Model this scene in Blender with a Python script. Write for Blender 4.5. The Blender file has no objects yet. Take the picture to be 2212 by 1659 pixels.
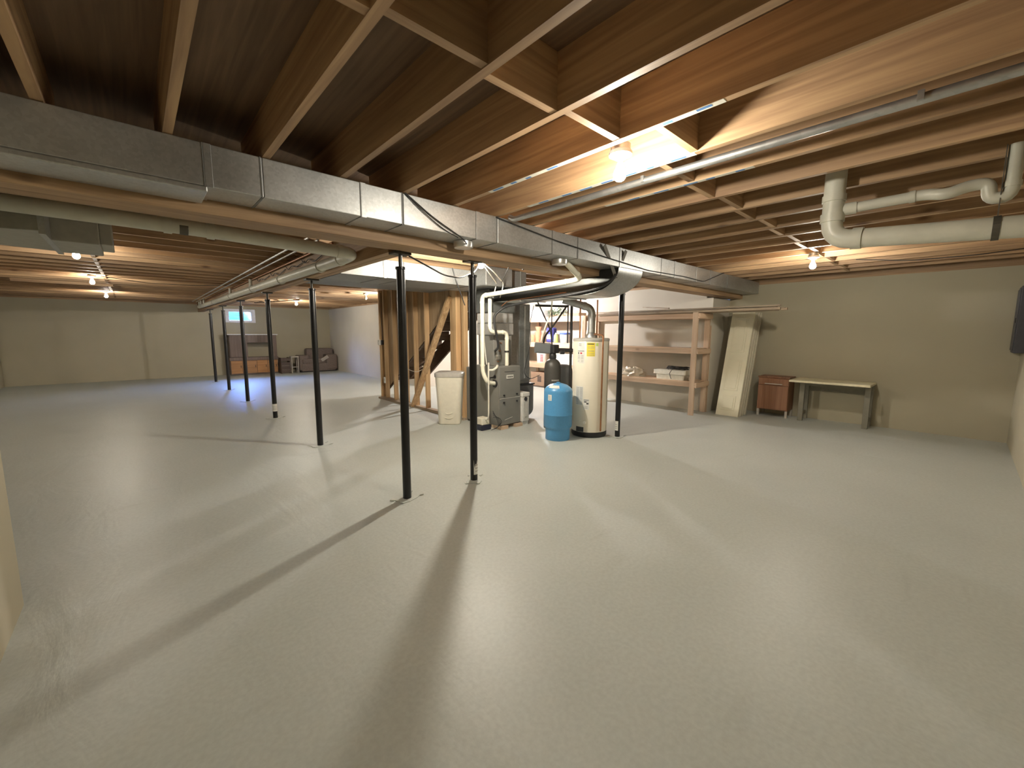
import bpy, math, random
from mathutils import Vector, Matrix
random.seed(7)
S = bpy.context.scene
COL = S.collection
R = math.radians
PI = math.pi

# ---------------------------------------------------------------- camera
cam_d = bpy.data.cameras.new('camera'); cam = bpy.data.objects.new('camera', cam_d); COL.objects.link(cam)
cam_d.sensor_width = 36.0; cam_d.sensor_fit = 'HORIZONTAL'; cam_d.lens = 36.0 * 888.22 / 2212.0
cam_d.clip_start = 0.02; cam_d.clip_end = 200
_p, _y, _r = R(7.0486), R(47.6105), R(0.1803)
_F = Vector((math.cos(_y) * math.cos(_p), math.sin(_y) * math.cos(_p), -math.sin(_p)))
_R0 = Vector((math.sin(_y), -math.cos(_y), 0)); _U0 = _R0.cross(_F)
_Rt = _R0 * math.cos(_r) + _U0 * math.sin(_r); _Up = _U0 * math.cos(_r) - _R0 * math.sin(_r)
_m = Matrix.Identity(4)
for i in range(3):
    _m[i][0] = _Rt[i]; _m[i][1] = _Up[i]; _m[i][2] = -_F[i]
_m.translation = Vector((-1.6673, -3.1956, 1.4500))
cam.matrix_world = _m
S.camera = cam

# ---------------------------------------------------------------- world, daylight, exposure
W = bpy.data.worlds.new('world'); S.world = W; W.use_nodes = True
W.node_tree.nodes['Background'].inputs[0].default_value = (0.30, 0.52, 0.95, 1)
W.node_tree.nodes['Background'].inputs[1].default_value = 0.25
sky_d = bpy.data.lights.new('window_daylight', 'AREA'); sky_d.shape = 'RECTANGLE'; sky_d.size = 6.5; sky_d.size_y = 2.0
sky_d.color = (0.22, 0.38, 1.0); sky_d.energy = 7500
sky = bpy.data.objects.new('window_daylight', sky_d); COL.objects.link(sky)
sky.location = (1.05, 16.0, 3.6)
sky.rotation_euler = (Vector((1.05, 13.75, 2.0)) - sky.location).to_track_quat('-Z', 'Y').to_euler()
S.view_settings.view_transform = 'Standard'; S.view_settings.look = 'None'
S.view_settings.exposure = 1.45; S.view_settings.gamma = 1.0; S.view_settings.use_curve_mapping = False
BULB = 600.0      # emission strength of a lit bulb
WARM = (1.0, 0.925, 0.79)
WHITE = (1.0, 0.96, 0.94)

# ---------------------------------------------------------------- materials
def newmat(name):
    m = bpy.data.materials.new(name); m.use_nodes = True
    nt = m.node_tree; b = nt.nodes['Principled BSDF']
    return m, nt, b
def N(nt, t, **k):
    n = nt.nodes.new(t)
    for a, v in k.items(): setattr(n, a, v)
    return n
def ramp(nt, stops):
    n = N(nt, 'ShaderNodeValToRGB'); e = n.color_ramp.elements
    while len(e) < len(stops): e.new(0.5)
    for i, (p, c) in enumerate(stops):
        e[i].position = p; e[i].color = (c[0], c[1], c[2], 1)
    return n
def bump(nt, b, h, strength=0.2, dist=0.01):
    n = N(nt, 'ShaderNodeBump'); n.inputs['Strength'].default_value = strength; n.inputs['Distance'].default_value = dist
    nt.links.new(h, n.inputs['Height']); nt.links.new(n.outputs[0], b.inputs['Normal']); return n
def plain(name, col, rough=0.5, metal=0.0, var=0.08, scale=18.0, bmp=0.0):
    m, nt, b = newmat(name)
    tc = N(nt, 'ShaderNodeTexCoord'); no = N(nt, 'ShaderNodeTexNoise')
    no.inputs['Scale'].default_value = scale; no.inputs['Detail'].default_value = 4
    nt.links.new(tc.outputs['Object'], no.inputs['Vector'])
    lo = [c * (1 - var) for c in col]; hi = [min(1, c * (1 + var)) for c in col]
    r = ramp(nt, [(0.3, lo), (0.7, hi)])
    nt.links.new(no.outputs['Fac'], r.inputs[0]); nt.links.new(r.outputs[0], b.inputs['Base Color'])
    b.inputs['Roughness'].default_value = rough; b.inputs['Metallic'].default_value = metal
    if bmp: bump(nt, b, no.outputs['Fac'], bmp, 0.01)
    return m
def wood(name, axis, c1, c2, rough=0.6, knots=True):
    m, nt, b = newmat(name)
    tc = N(nt, 'ShaderNodeTexCoord'); oi = N(nt, 'ShaderNodeObjectInfo')
    sh = N(nt, 'ShaderNodeVectorMath', operation='MULTIPLY_ADD')
    cx = N(nt, 'ShaderNodeCombineXYZ')
    for i in range(3): nt.links.new(oi.outputs['Random'], cx.inputs[i])
    sh.inputs[1].default_value = (37, 23, 51)
    nt.links.new(cx.outputs[0], sh.inputs[0]); nt.links.new(tc.outputs['Object'], sh.inputs[2])
    def mp(al, cr):
        s = [cr] * 3; s['xyz'.index(axis)] = al
        n = N(nt, 'ShaderNodeMapping'); n.inputs['Scale'].default_value = s
        nt.links.new(sh.outputs[0], n.inputs['Vector']); return n
    g = N(nt, 'ShaderNodeTexNoise'); g.inputs['Scale'].default_value = 3.0; g.inputs['Detail'].default_value = 7; g.inputs['Distortion'].default_value = 0.7
    nt.links.new(mp(0.35, 9.0).outputs[0], g.inputs['Vector'])
    big = N(nt, 'ShaderNodeTexNoise'); big.inputs['Scale'].default_value = 1.3; big.inputs['Detail'].default_value = 2
    nt.links.new(mp(0.6, 2.0).outputs[0], big.inputs['Vector'])
    r = ramp(nt, [(0.32, c1), (0.68, c2)]); nt.links.new(g.outputs['Fac'], r.inputs[0])
    r2 = ramp(nt, [(0.3, (0.72, 0.70, 0.68)), (0.7, (1.1, 1.1, 1.1))]); nt.links.new(big.outputs['Fac'], r2.inputs[0])
    mx = N(nt, 'ShaderNodeMix', data_type='RGBA', blend_type='MULTIPLY'); mx.inputs[0].default_value = 0.8
    nt.links.new(r.outputs[0], mx.inputs[6]); nt.links.new(r2.outputs[0], mx.inputs[7]); out = mx.outputs[2]
    if knots:
        v = N(nt, 'ShaderNodeTexVoronoi'); v.inputs['Scale'].default_value = 1.0
        nt.links.new(mp(1.5, 4.0).outputs[0], v.inputs['Vector'])
        kr = ramp(nt, [(0.03, (0.22, 0.13, 0.08)), (0.11, (1, 1, 1))]); nt.links.new(v.outputs['Distance'], kr.inputs[0])
        m2 = N(nt, 'ShaderNodeMix', data_type='RGBA', blend_type='MULTIPLY'); m2.inputs[0].default_value = 0.75
        nt.links.new(out, m2.inputs[6]); nt.links.new(kr.outputs[0], m2.inputs[7]); out = m2.outputs[2]
    vr = N(nt, 'ShaderNodeMapRange'); vr.inputs[3].default_value = 0.82; vr.inputs[4].default_value = 1.12
    nt.links.new(oi.outputs['Random'], vr.inputs[0])
    hs = N(nt, 'ShaderNodeHueSaturation'); nt.links.new(out, hs.inputs['Color']); nt.links.new(vr.outputs[0], hs.inputs['Value'])
    nt.links.new(hs.outputs[0], b.inputs['Base Color'])
    b.inputs['Roughness'].default_value = rough
    bump(nt, b, g.outputs['Fac'], 0.15, 0.004)
    return m
def galv(name, col=(0.52, 0.53, 0.525), rough=0.38, spangle=75.0, metal=0.85):
    m, nt, b = newmat(name)
    tc = N(nt, 'ShaderNodeTexCoord'); v = N(nt, 'ShaderNodeTexVoronoi'); v.inputs['Scale'].default_value = spangle
    no = N(nt, 'ShaderNodeTexNoise'); no.inputs['Scale'].default_value = 2.2; no.inputs['Detail'].default_value = 5
    nt.links.new(tc.outputs['Object'], v.inputs['Vector']); nt.links.new(tc.outputs['Object'], no.inputs['Vector'])
    sep = N(nt, 'ShaderNodeSeparateColor'); nt.links.new(v.outputs['Color'], sep.inputs[0])
    r = ramp(nt, [(0.0, [c * 0.92 for c in col]), (1.0, [min(1, c * 1.08) for c in col])]); nt.links.new(sep.outputs[0], r.inputs[0])
    r2 = ramp(nt, [(0.3, (0.8, 0.8, 0.79)), (0.7, (1.08, 1.08, 1.08))]); nt.links.new(no.outputs['Fac'], r2.inputs[0])
    mx = N(nt, 'ShaderNodeMix', data_type='RGBA', blend_type='MULTIPLY'); mx.inputs[0].default_value = 1
    nt.links.new(r.outputs[0], mx.inputs[6]); nt.links.new(r2.outputs[0], mx.inputs[7]); nt.links.new(mx.outputs[2], b.inputs['Base Color'])
    b.inputs['Metallic'].default_value = metal
    mr = N(nt, 'ShaderNodeMapRange'); mr.inputs[3].default_value = rough - 0.06; mr.inputs[4].default_value = rough + 0.14
    nt.links.new(no.outputs['Fac'], mr.inputs[0]); nt.links.new(mr.outputs[0], b.inputs['Roughness'])
    bump(nt, b, no.outputs['Fac'], 0.12, 0.02)
    return m
def emit(name, col, st):
    m, nt, b = newmat(name); nt.nodes.remove(b)
    e = N(nt, 'ShaderNodeEmission'); e.inputs[0].default_value = (*col, 1); e.inputs[1].default_value = st
    nt.links.new(e.outputs[0], nt.nodes['Material Output'].inputs[0]); return m
def floor_mat():
    m, nt, b = newmat('painted_concrete_floor')
    tc = N(nt, 'ShaderNodeTexCoord')
    a = N(nt, 'ShaderNodeTexNoise'); a.inputs['Scale'].default_value = 0.7; a.inputs['Detail'].default_value = 6; a.inputs['Roughness'].default_value = 0.6
    f = N(nt, 'ShaderNodeTexNoise'); f.inputs['Scale'].default_value = 45; f.inputs['Detail'].default_value = 4
    mp = N(nt, 'ShaderNodeMapping'); mp.inputs['Scale'].default_value = (2.2, 0.8, 1); mp.inputs['Rotation'].default_value = (0, 0, R(35))
    w = N(nt, 'ShaderNodeTexNoise'); w.inputs['Scale'].default_value = 1.6; w.inputs['Detail'].default_value = 5; w.inputs['Distortion'].default_value = 0.8
    for n in (a, f): nt.links.new(tc.outputs['Object'], n.inputs['Vector'])
    nt.links.new(tc.outputs['Object'], mp.inputs['Vector']); nt.links.new(mp.outputs[0], w.inputs['Vector'])
    r = ramp(nt, [(0.3, (0.475, 0.50, 0.465)), (0.7, (0.535, 0.56, 0.525))]); nt.links.new(a.outputs['Fac'], r.inputs[0])
    r2 = ramp(nt, [(0.35, (0.95, 0.95, 0.95)), (0.65, (1.04, 1.04, 1.04))]); nt.links.new(f.outputs['Fac'], r2.inputs[0])
    mx = N(nt, 'ShaderNodeMix', data_type='RGBA', blend_type='MULTIPLY'); mx.inputs[0].default_value = 1
    nt.links.new(r.outputs[0], mx.inputs[6]); nt.links.new(r2.outputs[0], mx.inputs[7]); nt.links.new(mx.outputs[2], b.inputs['Base Color'])
    mp2 = N(nt, 'ShaderNodeMapping'); mp2.inputs['Scale'].default_value = (0.9, 4.5, 1); mp2.inputs['Rotation'].default_value = (0, 0, R(-62))
    sc_ = N(nt, 'ShaderNodeTexNoise'); sc_.inputs['Scale'].default_value = 1.5; sc_.inputs['Detail'].default_value = 6; sc_.inputs['Distortion'].default_value = 0.4
    nt.links.new(tc.outputs['Object'], mp2.inputs['Vector']); nt.links.new(mp2.outputs[0], sc_.inputs['Vector'])
    r3 = ramp(nt, [(0.64, (1, 1, 1)), (0.80, (0.91, 0.905, 0.895))]); nt.links.new(sc_.outputs['Fac'], r3.inputs[0])
    mx3 = N(nt, 'ShaderNodeMix', data_type='RGBA', blend_type='MULTIPLY'); mx3.inputs[0].default_value = 1
    nt.links.new(mx.outputs[2], mx3.inputs[6]); nt.links.new(r3.outputs[0], mx3.inputs[7]); nt.links.new(mx3.outputs[2], b.inputs['Base Color'])
    mr = N(nt, 'ShaderNodeMapRange'); mr.inputs[3].default_value = 0.36; mr.inputs[4].default_value = 0.5
    nt.links.new(a.outputs['Fac'], mr.inputs[0]); nt.links.new(mr.outputs[0], b.inputs['Roughness'])
    b.inputs['Specular IOR Level'].default_value = 0.38
    ad = N(nt, 'ShaderNodeMath', operation='MULTIPLY_ADD'); ad.inputs[1].default_value = 0.06
    nt.links.new(f.outputs['Fac'], ad.inputs[0]); nt.links.new(w.outputs['Fac'], ad.inputs[2])
    bump(nt, b, ad.outputs[0], 0.22, 0.03)
    return m
def wall_mat(name, c):
    m, nt, b = newmat(name)
    tc = N(nt, 'ShaderNodeTexCoord')
    a = N(nt, 'ShaderNodeTexNoise'); a.inputs['Scale'].default_value = 0.9; a.inputs['Detail'].default_value = 6
    f = N(nt, 'ShaderNodeTexNoise'); f.inputs['Scale'].default_value = 60; f.inputs['Detail'].default_value = 3
    for n in (a, f): nt.links.new(tc.outputs['Object'], n.inputs['Vector'])
    r = ramp(nt, [(0.3, [x * 0.93 for x in c]), (0.7, [x * 1.05 for x in c])]); nt.links.new(a.outputs['Fac'], r.inputs[0])
    nt.links.new(r.outputs[0], b.inputs['Base Color']); b.inputs['Roughness'].default_value = 0.7
    bump(nt, b, f.outputs['Fac'], 0.12, 0.004)
    return m

M = {}
M['floor'] = floor_mat()
M['wall'] = wall_mat('painted_beige_wall', (0.42, 0.38, 0.275))
M['white_wall'] = wall_mat('painted_pale_wall', (0.62, 0.58, 0.50))
PINE1, PINE2 = (0.33, 0.20, 0.11), (0.55, 0.365, 0.20)
M['joist_y'] = wood('joist_wood_along_y', 'y', PINE1, PINE2)
M['joist_x'] = wood('joist_wood_along_x', 'x', PINE1, PINE2)
M['beam_x'] = wood('beam_wood_along_x', 'x', (0.28, 0.17, 0.09), (0.48, 0.32, 0.18))
M['beam_y'] = wood('beam_wood_along_y', 'y', (0.28, 0.17, 0.09), (0.48, 0.32, 0.18))
M['stud'] = wood('stud_wood', 'z', (0.46, 0.29, 0.14), (0.68, 0.47, 0.26))
M['lumber_y'] = wood('shelf_lumber_along_y', 'y', (0.60, 0.42, 0.28), (0.75, 0.56, 0.40))
M['lumber_x'] = wood('shelf_lumber_along_x', 'x', (0.60, 0.42, 0.28), (0.75, 0.56, 0.40))
M['lumber_z'] = wood('shelf_lumber_upright', 'z', (0.62, 0.45, 0.31), (0.76, 0.59, 0.43))
M['old_lumber'] = wood('grey_old_lumber', 'y', (0.26, 0.19, 0.13), (0.50, 0.41, 0.29))
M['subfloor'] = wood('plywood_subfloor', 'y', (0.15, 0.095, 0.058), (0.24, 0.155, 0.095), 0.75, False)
M['panel'] = wood('stair_panel_board', 'z', (0.30, 0.21, 0.12), (0.46, 0.34, 0.21), 0.7, False)
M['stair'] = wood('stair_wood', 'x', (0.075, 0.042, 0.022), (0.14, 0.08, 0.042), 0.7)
M['galv'] = galv('galvanized_sheet')
M['galv_dull'] = galv('dull_galvanized_sheet', (0.24, 0.25, 0.245), 0.45, 40, 0.75)
M['foil'] = galv('foil_duct_wrap', (0.66, 0.66, 0.65), 0.3, 9, 0.9)
M['lit_metal'] = plain('lit_duct_bottom', (0.86, 0.86, 0.83), 0.4, 0.15)  # return duct underside: floor bounce light put into the colour
M['galv_shaded'] = galv('shaded_duct_side', (0.055, 0.057, 0.055), 0.42, 40, 0.9)  # sides of the same duct, their dim reflection painted as a dark base colour
M['galv_mid'] = galv('plain_galvanized_sheet', (0.30, 0.305, 0.30), 0.5, 75, 0.8)
M['duct_grey'] = plain('grey_painted_duct', (0.40, 0.39, 0.34), 0.5, 0.2)
M['seam'] = plain('dark_duct_seam', (0.20, 0.20, 0.19), 0.6, 0.5)
M['post'] = plain('black_painted_steel', (0.008, 0.008, 0.009), 0.30, 0.0, 0.2)
M['screw'] = plain('dark_steel_screw', (0.06, 0.058, 0.05), 0.4, 0.7)
M['pvc'] = plain('white_pvc', (0.74, 0.72, 0.62), 0.35, 0, 0.05, 8)
M['pvc_cream'] = plain('cream_pvc', (0.80, 0.77, 0.63), 0.35, 0, 0.04, 8)
M['pvc_old'] = plain('aged_white_pvc', (0.58, 0.57, 0.48), 0.4, 0, 0.08, 8)
M['strap'] = plain('dark_hanger_strap', (0.10, 0.09, 0.07), 0.6, 0.4)
M['cable'] = plain('black_cable', (0.02, 0.02, 0.02), 0.5)
M['copper'] = plain('dull_copper', (0.42, 0.20, 0.10), 0.4, 0.8, 0.2)
M['iron'] = plain('black_iron_pipe', (0.035, 0.032, 0.03), 0.5, 0.3)
M['steel'] = galv('galvanized_pipe', (0.5, 0.5, 0.49), 0.35, 30)
M['furnace'] = plain('grey_furnace_enamel', (0.22, 0.215, 0.195), 0.45, 0.1, 0.06, 5)
M['furnace_dark'] = plain('dark_grey_enamel', (0.12, 0.125, 0.125), 0.5, 0.1, 0.06, 5)
M['badge'] = plain('pale_badge', (0.66, 0.64, 0.58), 0.4)
M['ink'] = plain('dark_ink', (0.05, 0.05, 0.05), 0.6)
M['grey_ink'] = plain('grey_ink', (0.36, 0.35, 0.32), 0.6)
M['red_ink'] = plain('red_ink', (0.55, 0.03, 0.06), 0.5)
M['white_plastic'] = plain('white_plastic', (0.75, 0.74, 0.69), 0.4)
M['cream_plastic'] = plain('cream_plastic', (0.76, 0.72, 0.60), 0.45, 0, 0.04)
M['grey_plastic'] = plain('grey_plastic', (0.48, 0.46, 0.42), 0.5)
M['black_plastic'] = plain('black_plastic', (0.02, 0.02, 0.022), 0.4)
M['navy_plastic'] = plain('dark_navy_plastic', (0.015, 0.018, 0.04), 0.4)
M['blue_tank'] = plain('blue_tank_paint', (0.085, 0.30, 0.56), 0.35, 0, 0.05, 60, 0.05)
M['heater'] = plain('cream_enamel', (0.78, 0.73, 0.60), 0.32, 0, 0.03, 4)
M['yellow'] = plain('yellow_sticker', (0.86, 0.70, 0.08), 0.5)
M['grey_tank'] = plain('charcoal_tank', (0.055, 0.052, 0.046), 0.45, 0, 0.15, 6)
M['porcelain'] = plain('white_porcelain', (0.82, 0.80, 0.74), 0.3)
M['door'] = plain('cream_door_paint', (0.84, 0.80, 0.62), 0.5, 0, 0.03, 6)
M['door_edge'] = plain('pale_door_edge', (0.60, 0.57, 0.45), 0.55, 0, 0.06, 6)
M['cabinet'] = wood('reddish_cabinet_wood', 'z', (0.24, 0.105, 0.05), (0.36, 0.175, 0.09), 0.5, False)
M['desk_top'] = plain('cream_desk_top', (0.72, 0.66, 0.46), 0.5)
M['desk_leg'] = plain('grey_desk_leg', (0.21, 0.195, 0.15), 0.6)
M['panel_grey'] = plain('dark_grey_panel_box', (0.055, 0.055, 0.065), 0.5)
M['ent_dark'] = wood('dark_media_unit_wood', 'z', (0.11, 0.075, 0.06), (0.18, 0.125, 0.10), 0.5, False)
M['ent_orange'] = wood('orange_media_unit_wood', 'x', (0.36, 0.17, 0.06), (0.50, 0.26, 0.10), 0.5, False)
M['sofa'] = plain('taupe_upholstery', (0.19, 0.15, 0.13), 0.85, 0, 0.15, 30, 0.2)
M['crate'] = plain('dark_brown_crate', (0.09, 0.065, 0.055), 0.7)
M['pale_wood'] = plain('pale_stool_paint', (0.42, 0.38, 0.33), 0.6)
M['carton'] = plain('brown_cardboard', (0.33, 0.22, 0.15), 0.8, 0, 0.1)
M['terracotta'] = plain('terracotta_clay', (0.62, 0.28, 0.16), 0.8)
M['lime'] = plain('lime_plastic', (0.55, 0.75, 0.18), 0.4)
M['lid_blue'] = plain('blue_plastic', (0.10, 0.16, 0.55), 0.4)
M['bag_blue'] = plain('dark_blue_bag', (0.06, 0.06, 0.30), 0.5, 0, 0.3, 30)
M['green'] = plain('dark_green_needles', (0.035, 0.10, 0.045), 0.8, 0, 0.3, 40)
M['clear'] = plain('cloudy_clear_plastic', (0.55, 0.58, 0.60), 0.25)
M['bag'] = plain('crumpled_pale_plastic', (0.52, 0.46, 0.36), 0.35, 0, 0.2, 12, 0.4)
M['foam'] = plain('white_foam', (0.70, 0.67, 0.58), 0.6)
M['frame_white'] = plain('white_window_frame', (0.70, 0.70, 0.74), 0.4)
M['well'] = galv('window_well_steel', (0.13, 0.32, 0.36), 0.5, 12, 0.2)
M['tape_white'] = plain('white_edge_stamp', (0.66, 0.64, 0.55), 0.6)
M['tape_blue'] = plain('blue_edge_stamp', (0.08, 0.20, 0.45), 0.6)
M['bulb_on'] = emit('lit_bulb_glass', WARM, BULB)
M['bulb_white'] = emit('lit_white_bulb_glass', WHITE, BULB * 5.0)
M['bulb_soft'] = emit('lit_soft_bulb_glass', WARM, BULB * 0.45)
M['bulb_near'] = emit('lit_near_bulb_glass', WARM, BULB * 0.66)
M['bulb_mid'] = emit('lit_mid_bulb_glass', WARM, BULB * 0.75)
M['bulb_strong'] = emit('lit_strong_bulb_glass', WARM, BULB * 2.1)
M['bulb_off'] = plain('unlit_bulb_glass', (0.75, 0.70, 0.52), 0.25)
def glass_mat():
    m, nt, b = newmat('window_glass'); nt.nodes.remove(b)
    t = N(nt, 'ShaderNodeBsdfTransparent'); t.inputs[0].default_value = (0.85, 0.95, 0.98, 1)
    g = N(nt, 'ShaderNodeBsdfGlossy'); g.inputs['Roughness'].default_value = 0.05
    x = N(nt, 'ShaderNodeMixShader'); x.inputs[0].default_value = 0.06
    nt.links.new(t.outputs[0], x.inputs[1]); nt.links.new(g.outputs[0], x.inputs[2])
    nt.links.new(x.outputs[0], nt.nodes['Material Output'].inputs[0]); return m
M['glass'] = glass_mat()

# ---------------------------------------------------------------- mesh helpers (all coordinates are world metres)
WO = {}
class MB:
    def __init__(s): s.v = []; s.f = []
    def add(s, vs, fs):
        o = len(s.v); s.v += [Vector(p) for p in vs]; s.f += [[i + o for i in f] for f in fs]; return s
    def box(s, x0, x1, y0, y1, z0, z1):
        return s.add([(x, y, z) for z in (z0, z1) for x, y in ((x0, y0), (x1, y0), (x1, y1), (x0, y1))],
                     [(3, 2, 1, 0), (4, 5, 6, 7), (0, 1, 5, 4), (1, 2, 6, 5), (2, 3, 7, 6), (3, 0, 4, 7)])
    def bar(s, a, b, w, h, up=(0, 0, 1)):
        a = Vector(a); b = Vector(b); d = (b - a).normalized(); u = Vector(up)
        l = d.cross(u).normalized(); u = l.cross(d)
        vs = []
        for p in (a, b):
            for i, j in ((-1, -1), (1, -1), (1, 1), (-1, 1)): vs.append(p + l * (i * w / 2) + u * (j * h / 2))
        return s.add(vs, [(0, 1, 2, 3), (7, 6, 5, 4), (0, 4, 5, 1), (1, 5, 6, 2), (2, 6, 7, 3), (3, 7, 4, 0)])
    def prism(s, poly, axis, a, b):
        n = len(poly)
        def mk(p, t): return {'x': (t, p[0], p[1]), 'y': (p[0], t, p[1]), 'z': (p[0], p[1], t)}[axis]
        vs = [mk(p, a) for p in poly] + [mk(p, b) for p in poly]
        return s.add(vs, [list(range(n))[::-1], list(range(n, 2 * n))] + [(i, (i + 1) % n, n + (i + 1) % n, n + i) for i in range(n)])
    def tube(s, pts, r, n=12, caps=True):
        pts = [Vector(p) for p in pts]; rs = r if isinstance(r, (list, tuple)) else [r] * len(pts)
        t0 = (pts[1] - pts[0]).normalized(); ref = Vector((0, 0, 1)) if abs(t0.z) < 0.9 else Vector((1, 0, 0))
        nx = t0.cross(ref).normalized(); vs = []
        for i, p in enumerate(pts):
            a = pts[max(i - 1, 0)]; b = pts[min(i + 1, len(pts) - 1)]; t = (b - a).normalized()
            nx = (nx - t * nx.dot(t)).normalized(); ny = t.cross(nx)
            k = 1.0
            if 0 < i < len(pts) - 1:
                c = (pts[i] - pts[i - 1]).normalized().dot(t); k = 1 / max(c, 0.6)
            for j in range(n):
                an = 2 * PI * j / n; vs.append(p + (nx * math.cos(an) + ny * math.sin(an)) * rs[i] * (1 if k < 1.05 else k ** 0.5))
        fs = []
        for i in range(len(pts) - 1):
            for j in range(n): fs.append((i * n + j, i * n + (j + 1) % n, (i + 1) * n + (j + 1) % n, (i + 1) * n + j))
        if caps:
            fs.append(tuple(range(n))[::-1]); fs.append(tuple(range((len(pts) - 1) * n, len(pts) * n)))
        return s.add(vs, fs)
    def lathe(s, prof, cx, cy, n=28, z0=0.0):
        vs = []; fs = []
        for r, z in prof:
            for j in range(n): vs.append((cx + r * math.cos(2 * PI * j / n), cy + r * math.sin(2 * PI * j / n), z0 + z))
        k = len(prof)
        for i in range(k - 1):
            for j in range(n): fs.append((i * n + j, i * n + (j + 1) % n, (i + 1) * n + (j + 1) % n, (i + 1) * n + j))
        fs.append(tuple(range(n))[::-1]); fs.append(tuple(range((k - 1) * n, k * n)))
        return s.add(vs, fs)
    def build(s, name, mat, parent=None, smooth=False, bevel=0.0, origin=None):
        me = bpy.data.meshes.new(name); ob = bpy.data.objects.new(name, me); COL.objects.link(ob)
        if parent is not None:
            w = WO[parent]; ob.parent = parent
            o = w
        else:
            if origin is None:
                xs = [p.x for p in s.v]; ys = [p.y for p in s.v]; zs = [p.z for p in s.v]
                o = Vector(((min(xs) + max(xs)) / 2, (min(ys) + max(ys)) / 2, min(zs)))
            else: o = Vector(origin)
            ob.location = o
        WO[ob] = o
        me.from_pydata([tuple(p - o) for p in s.v], [], s.f); me.validate()
        me.materials.append(M[mat] if isinstance(mat, str) else mat)
        if smooth:
            me.polygons.foreach_set('use_smooth', [True] * len(me.polygons)); me.set_sharp_from_angle(angle=R(42))
        if bevel:
            b = ob.modifiers.new('edge', 'BEVEL'); b.width = bevel; b.segments = 2; b.limit_method = 'ANGLE'; b.angle_limit = R(40)
        return ob
def rnd(pts, rad=0.08, n=5):
    """round the corners of a polyline"""
    pts = [Vector(p) for p in pts]; out = [pts[0]]
    for i in range(1, len(pts) - 1):
        p = pts[i]; a = pts[i - 1] - p; b = pts[i + 1] - p
        ra = min(rad, a.length * 0.45); rb = min(rad, b.length * 0.45)
        A = p + a.normalized() * ra; B = p + b.normalized() * rb
        for k in range(n + 1):
            t = k / n; out.append(A * (1 - t) ** 2 + p * 2 * t * (1 - t) + B * t * t)
    out.append(pts[-1]); return out
def thing(name, label, cat, loc, group=None):
    o = bpy.data.objects.new(name, None); COL.objects.link(o); o.location = loc; o.empty_display_size = 0.1
    WO[o] = Vector(loc); o['label'] = label; o['category'] = cat
    if group: o['group'] = group
    return o
def tag(o, label, cat, group=None, kind=None):
    o['label'] = label; o['category'] = cat
    if group: o['group'] = group
    if kind: o['kind'] = kind
    return o
def struct(o, label, cat='structure'):
    o['kind'] = 'structure'; o['label'] = label; o['category'] = cat; return o

# ================================================================= the room shell
ZJ = 2.39           # underside of the joists
ZS = 2.626          # underside of the subfloor
ZW = 2.345          # top of the concrete walls
struct(MB().box(-4.5, 7.1, -3.9, 13.95, -0.12, 0).build('floor', 'floor', origin=(0, 0, 0)), 'light grey painted concrete floor with a soft sheen', 'floor')
def wall(name, label, x0, x1, y0, y1, mat='wall', z1=ZW):
    w = MB().box(x0, x1, y0, y1, 0, z1).build(name, mat)
    return struct(w, label, 'wall')
wall('wall_right', 'beige painted wall closing the room at the right edge', -2.42, 7.1, -3.9, -3.70)
wall('wall_back', 'beige painted wall behind the desk and the brown cabinet', 6.9, 7.1, -3.70, -0.06)
wall('wall_alcove', 'pale painted wall behind the lumber storage shelf', 6.12, 7.1, -0.06, 2.75, 'white_wall', 2.10)
MBa = MB().box(6.12, 7.1, 0.06, 2.75, 2.10, ZW).build('wall_alcove_top', 'white_wall'); struct(MBa, 'upper strip of the pale wall behind the lumber shelf', 'wall')
wall('wall_utility', 'pale painted wall behind the shelf with buckets and pots', 6.9, 7.1, 2.75, 6.5, 'white_wall')
wall('wall_stair_end', 'pale painted wall seen under the stairs', 4.05, 7.1, 6.5, 6.7, 'white_wall')
wall('wall_far_side', 'pale painted wall beside the taupe recliner sofa', 4.05, 4.25, 6.7, 13.75, 'white_wall')
wall('wall_left', 'beige painted wall at the far left corner', -4.5, -4.3, 0.07, 13.95)
wall('wall_jog', 'hidden beige wall where the room widens', -4.5, -2.42, -0.13, 0.07)
wall('wall_near', 'ochre beige wall end close to the camera on the left', -2.42, -2.22, -3.70, 0.07)
# far wall with a window opening  (opening x 0.66..1.48, z 1.80..2.20)
fw = MB()
for a in ((-4.3, 0.66, 0, ZW), (1.48, 4.25, 0, ZW), (0.66, 1.48, 0, 1.80), (0.66, 1.48, 2.22, ZW)): fw.box(a[0], a[1], 13.75, 13.95, a[2], a[3])
struct(fw.build('wall_far', 'wall'), 'beige painted far wall with the small high window', 'wall')
win = thing('window_1', 'small white framed basement window high on the far wall', 'window', (1.07, 13.75, 1.8)); win['kind'] = 'structure'
fr = MB()
fr.box(0.60, 0.76, 13.715, 13.80, 1.78, 2.24).box(1.40, 1.53, 13.715, 13.80, 1.78, 2.24).box(0.76, 1.40, 13.715, 13.80, 1.78, 1.86).box(0.76, 1.40, 13.715, 13.80, 2.14, 2.24)
fr.build('window_frame', 'frame_white', win, bevel=0.006)
MB().box(1.075, 1.105, 13.73, 13.79, 1.86, 2.14).build('mullion', 'frame_white', win)
MB().box(0.76, 1.075, 13.76, 13.766, 1.86, 2.14).build('pane', 'glass', win)
MB().box(1.105, 1.40, 13.76, 13.766, 1.86, 2.14).build('pane', 'glass', win)
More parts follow.
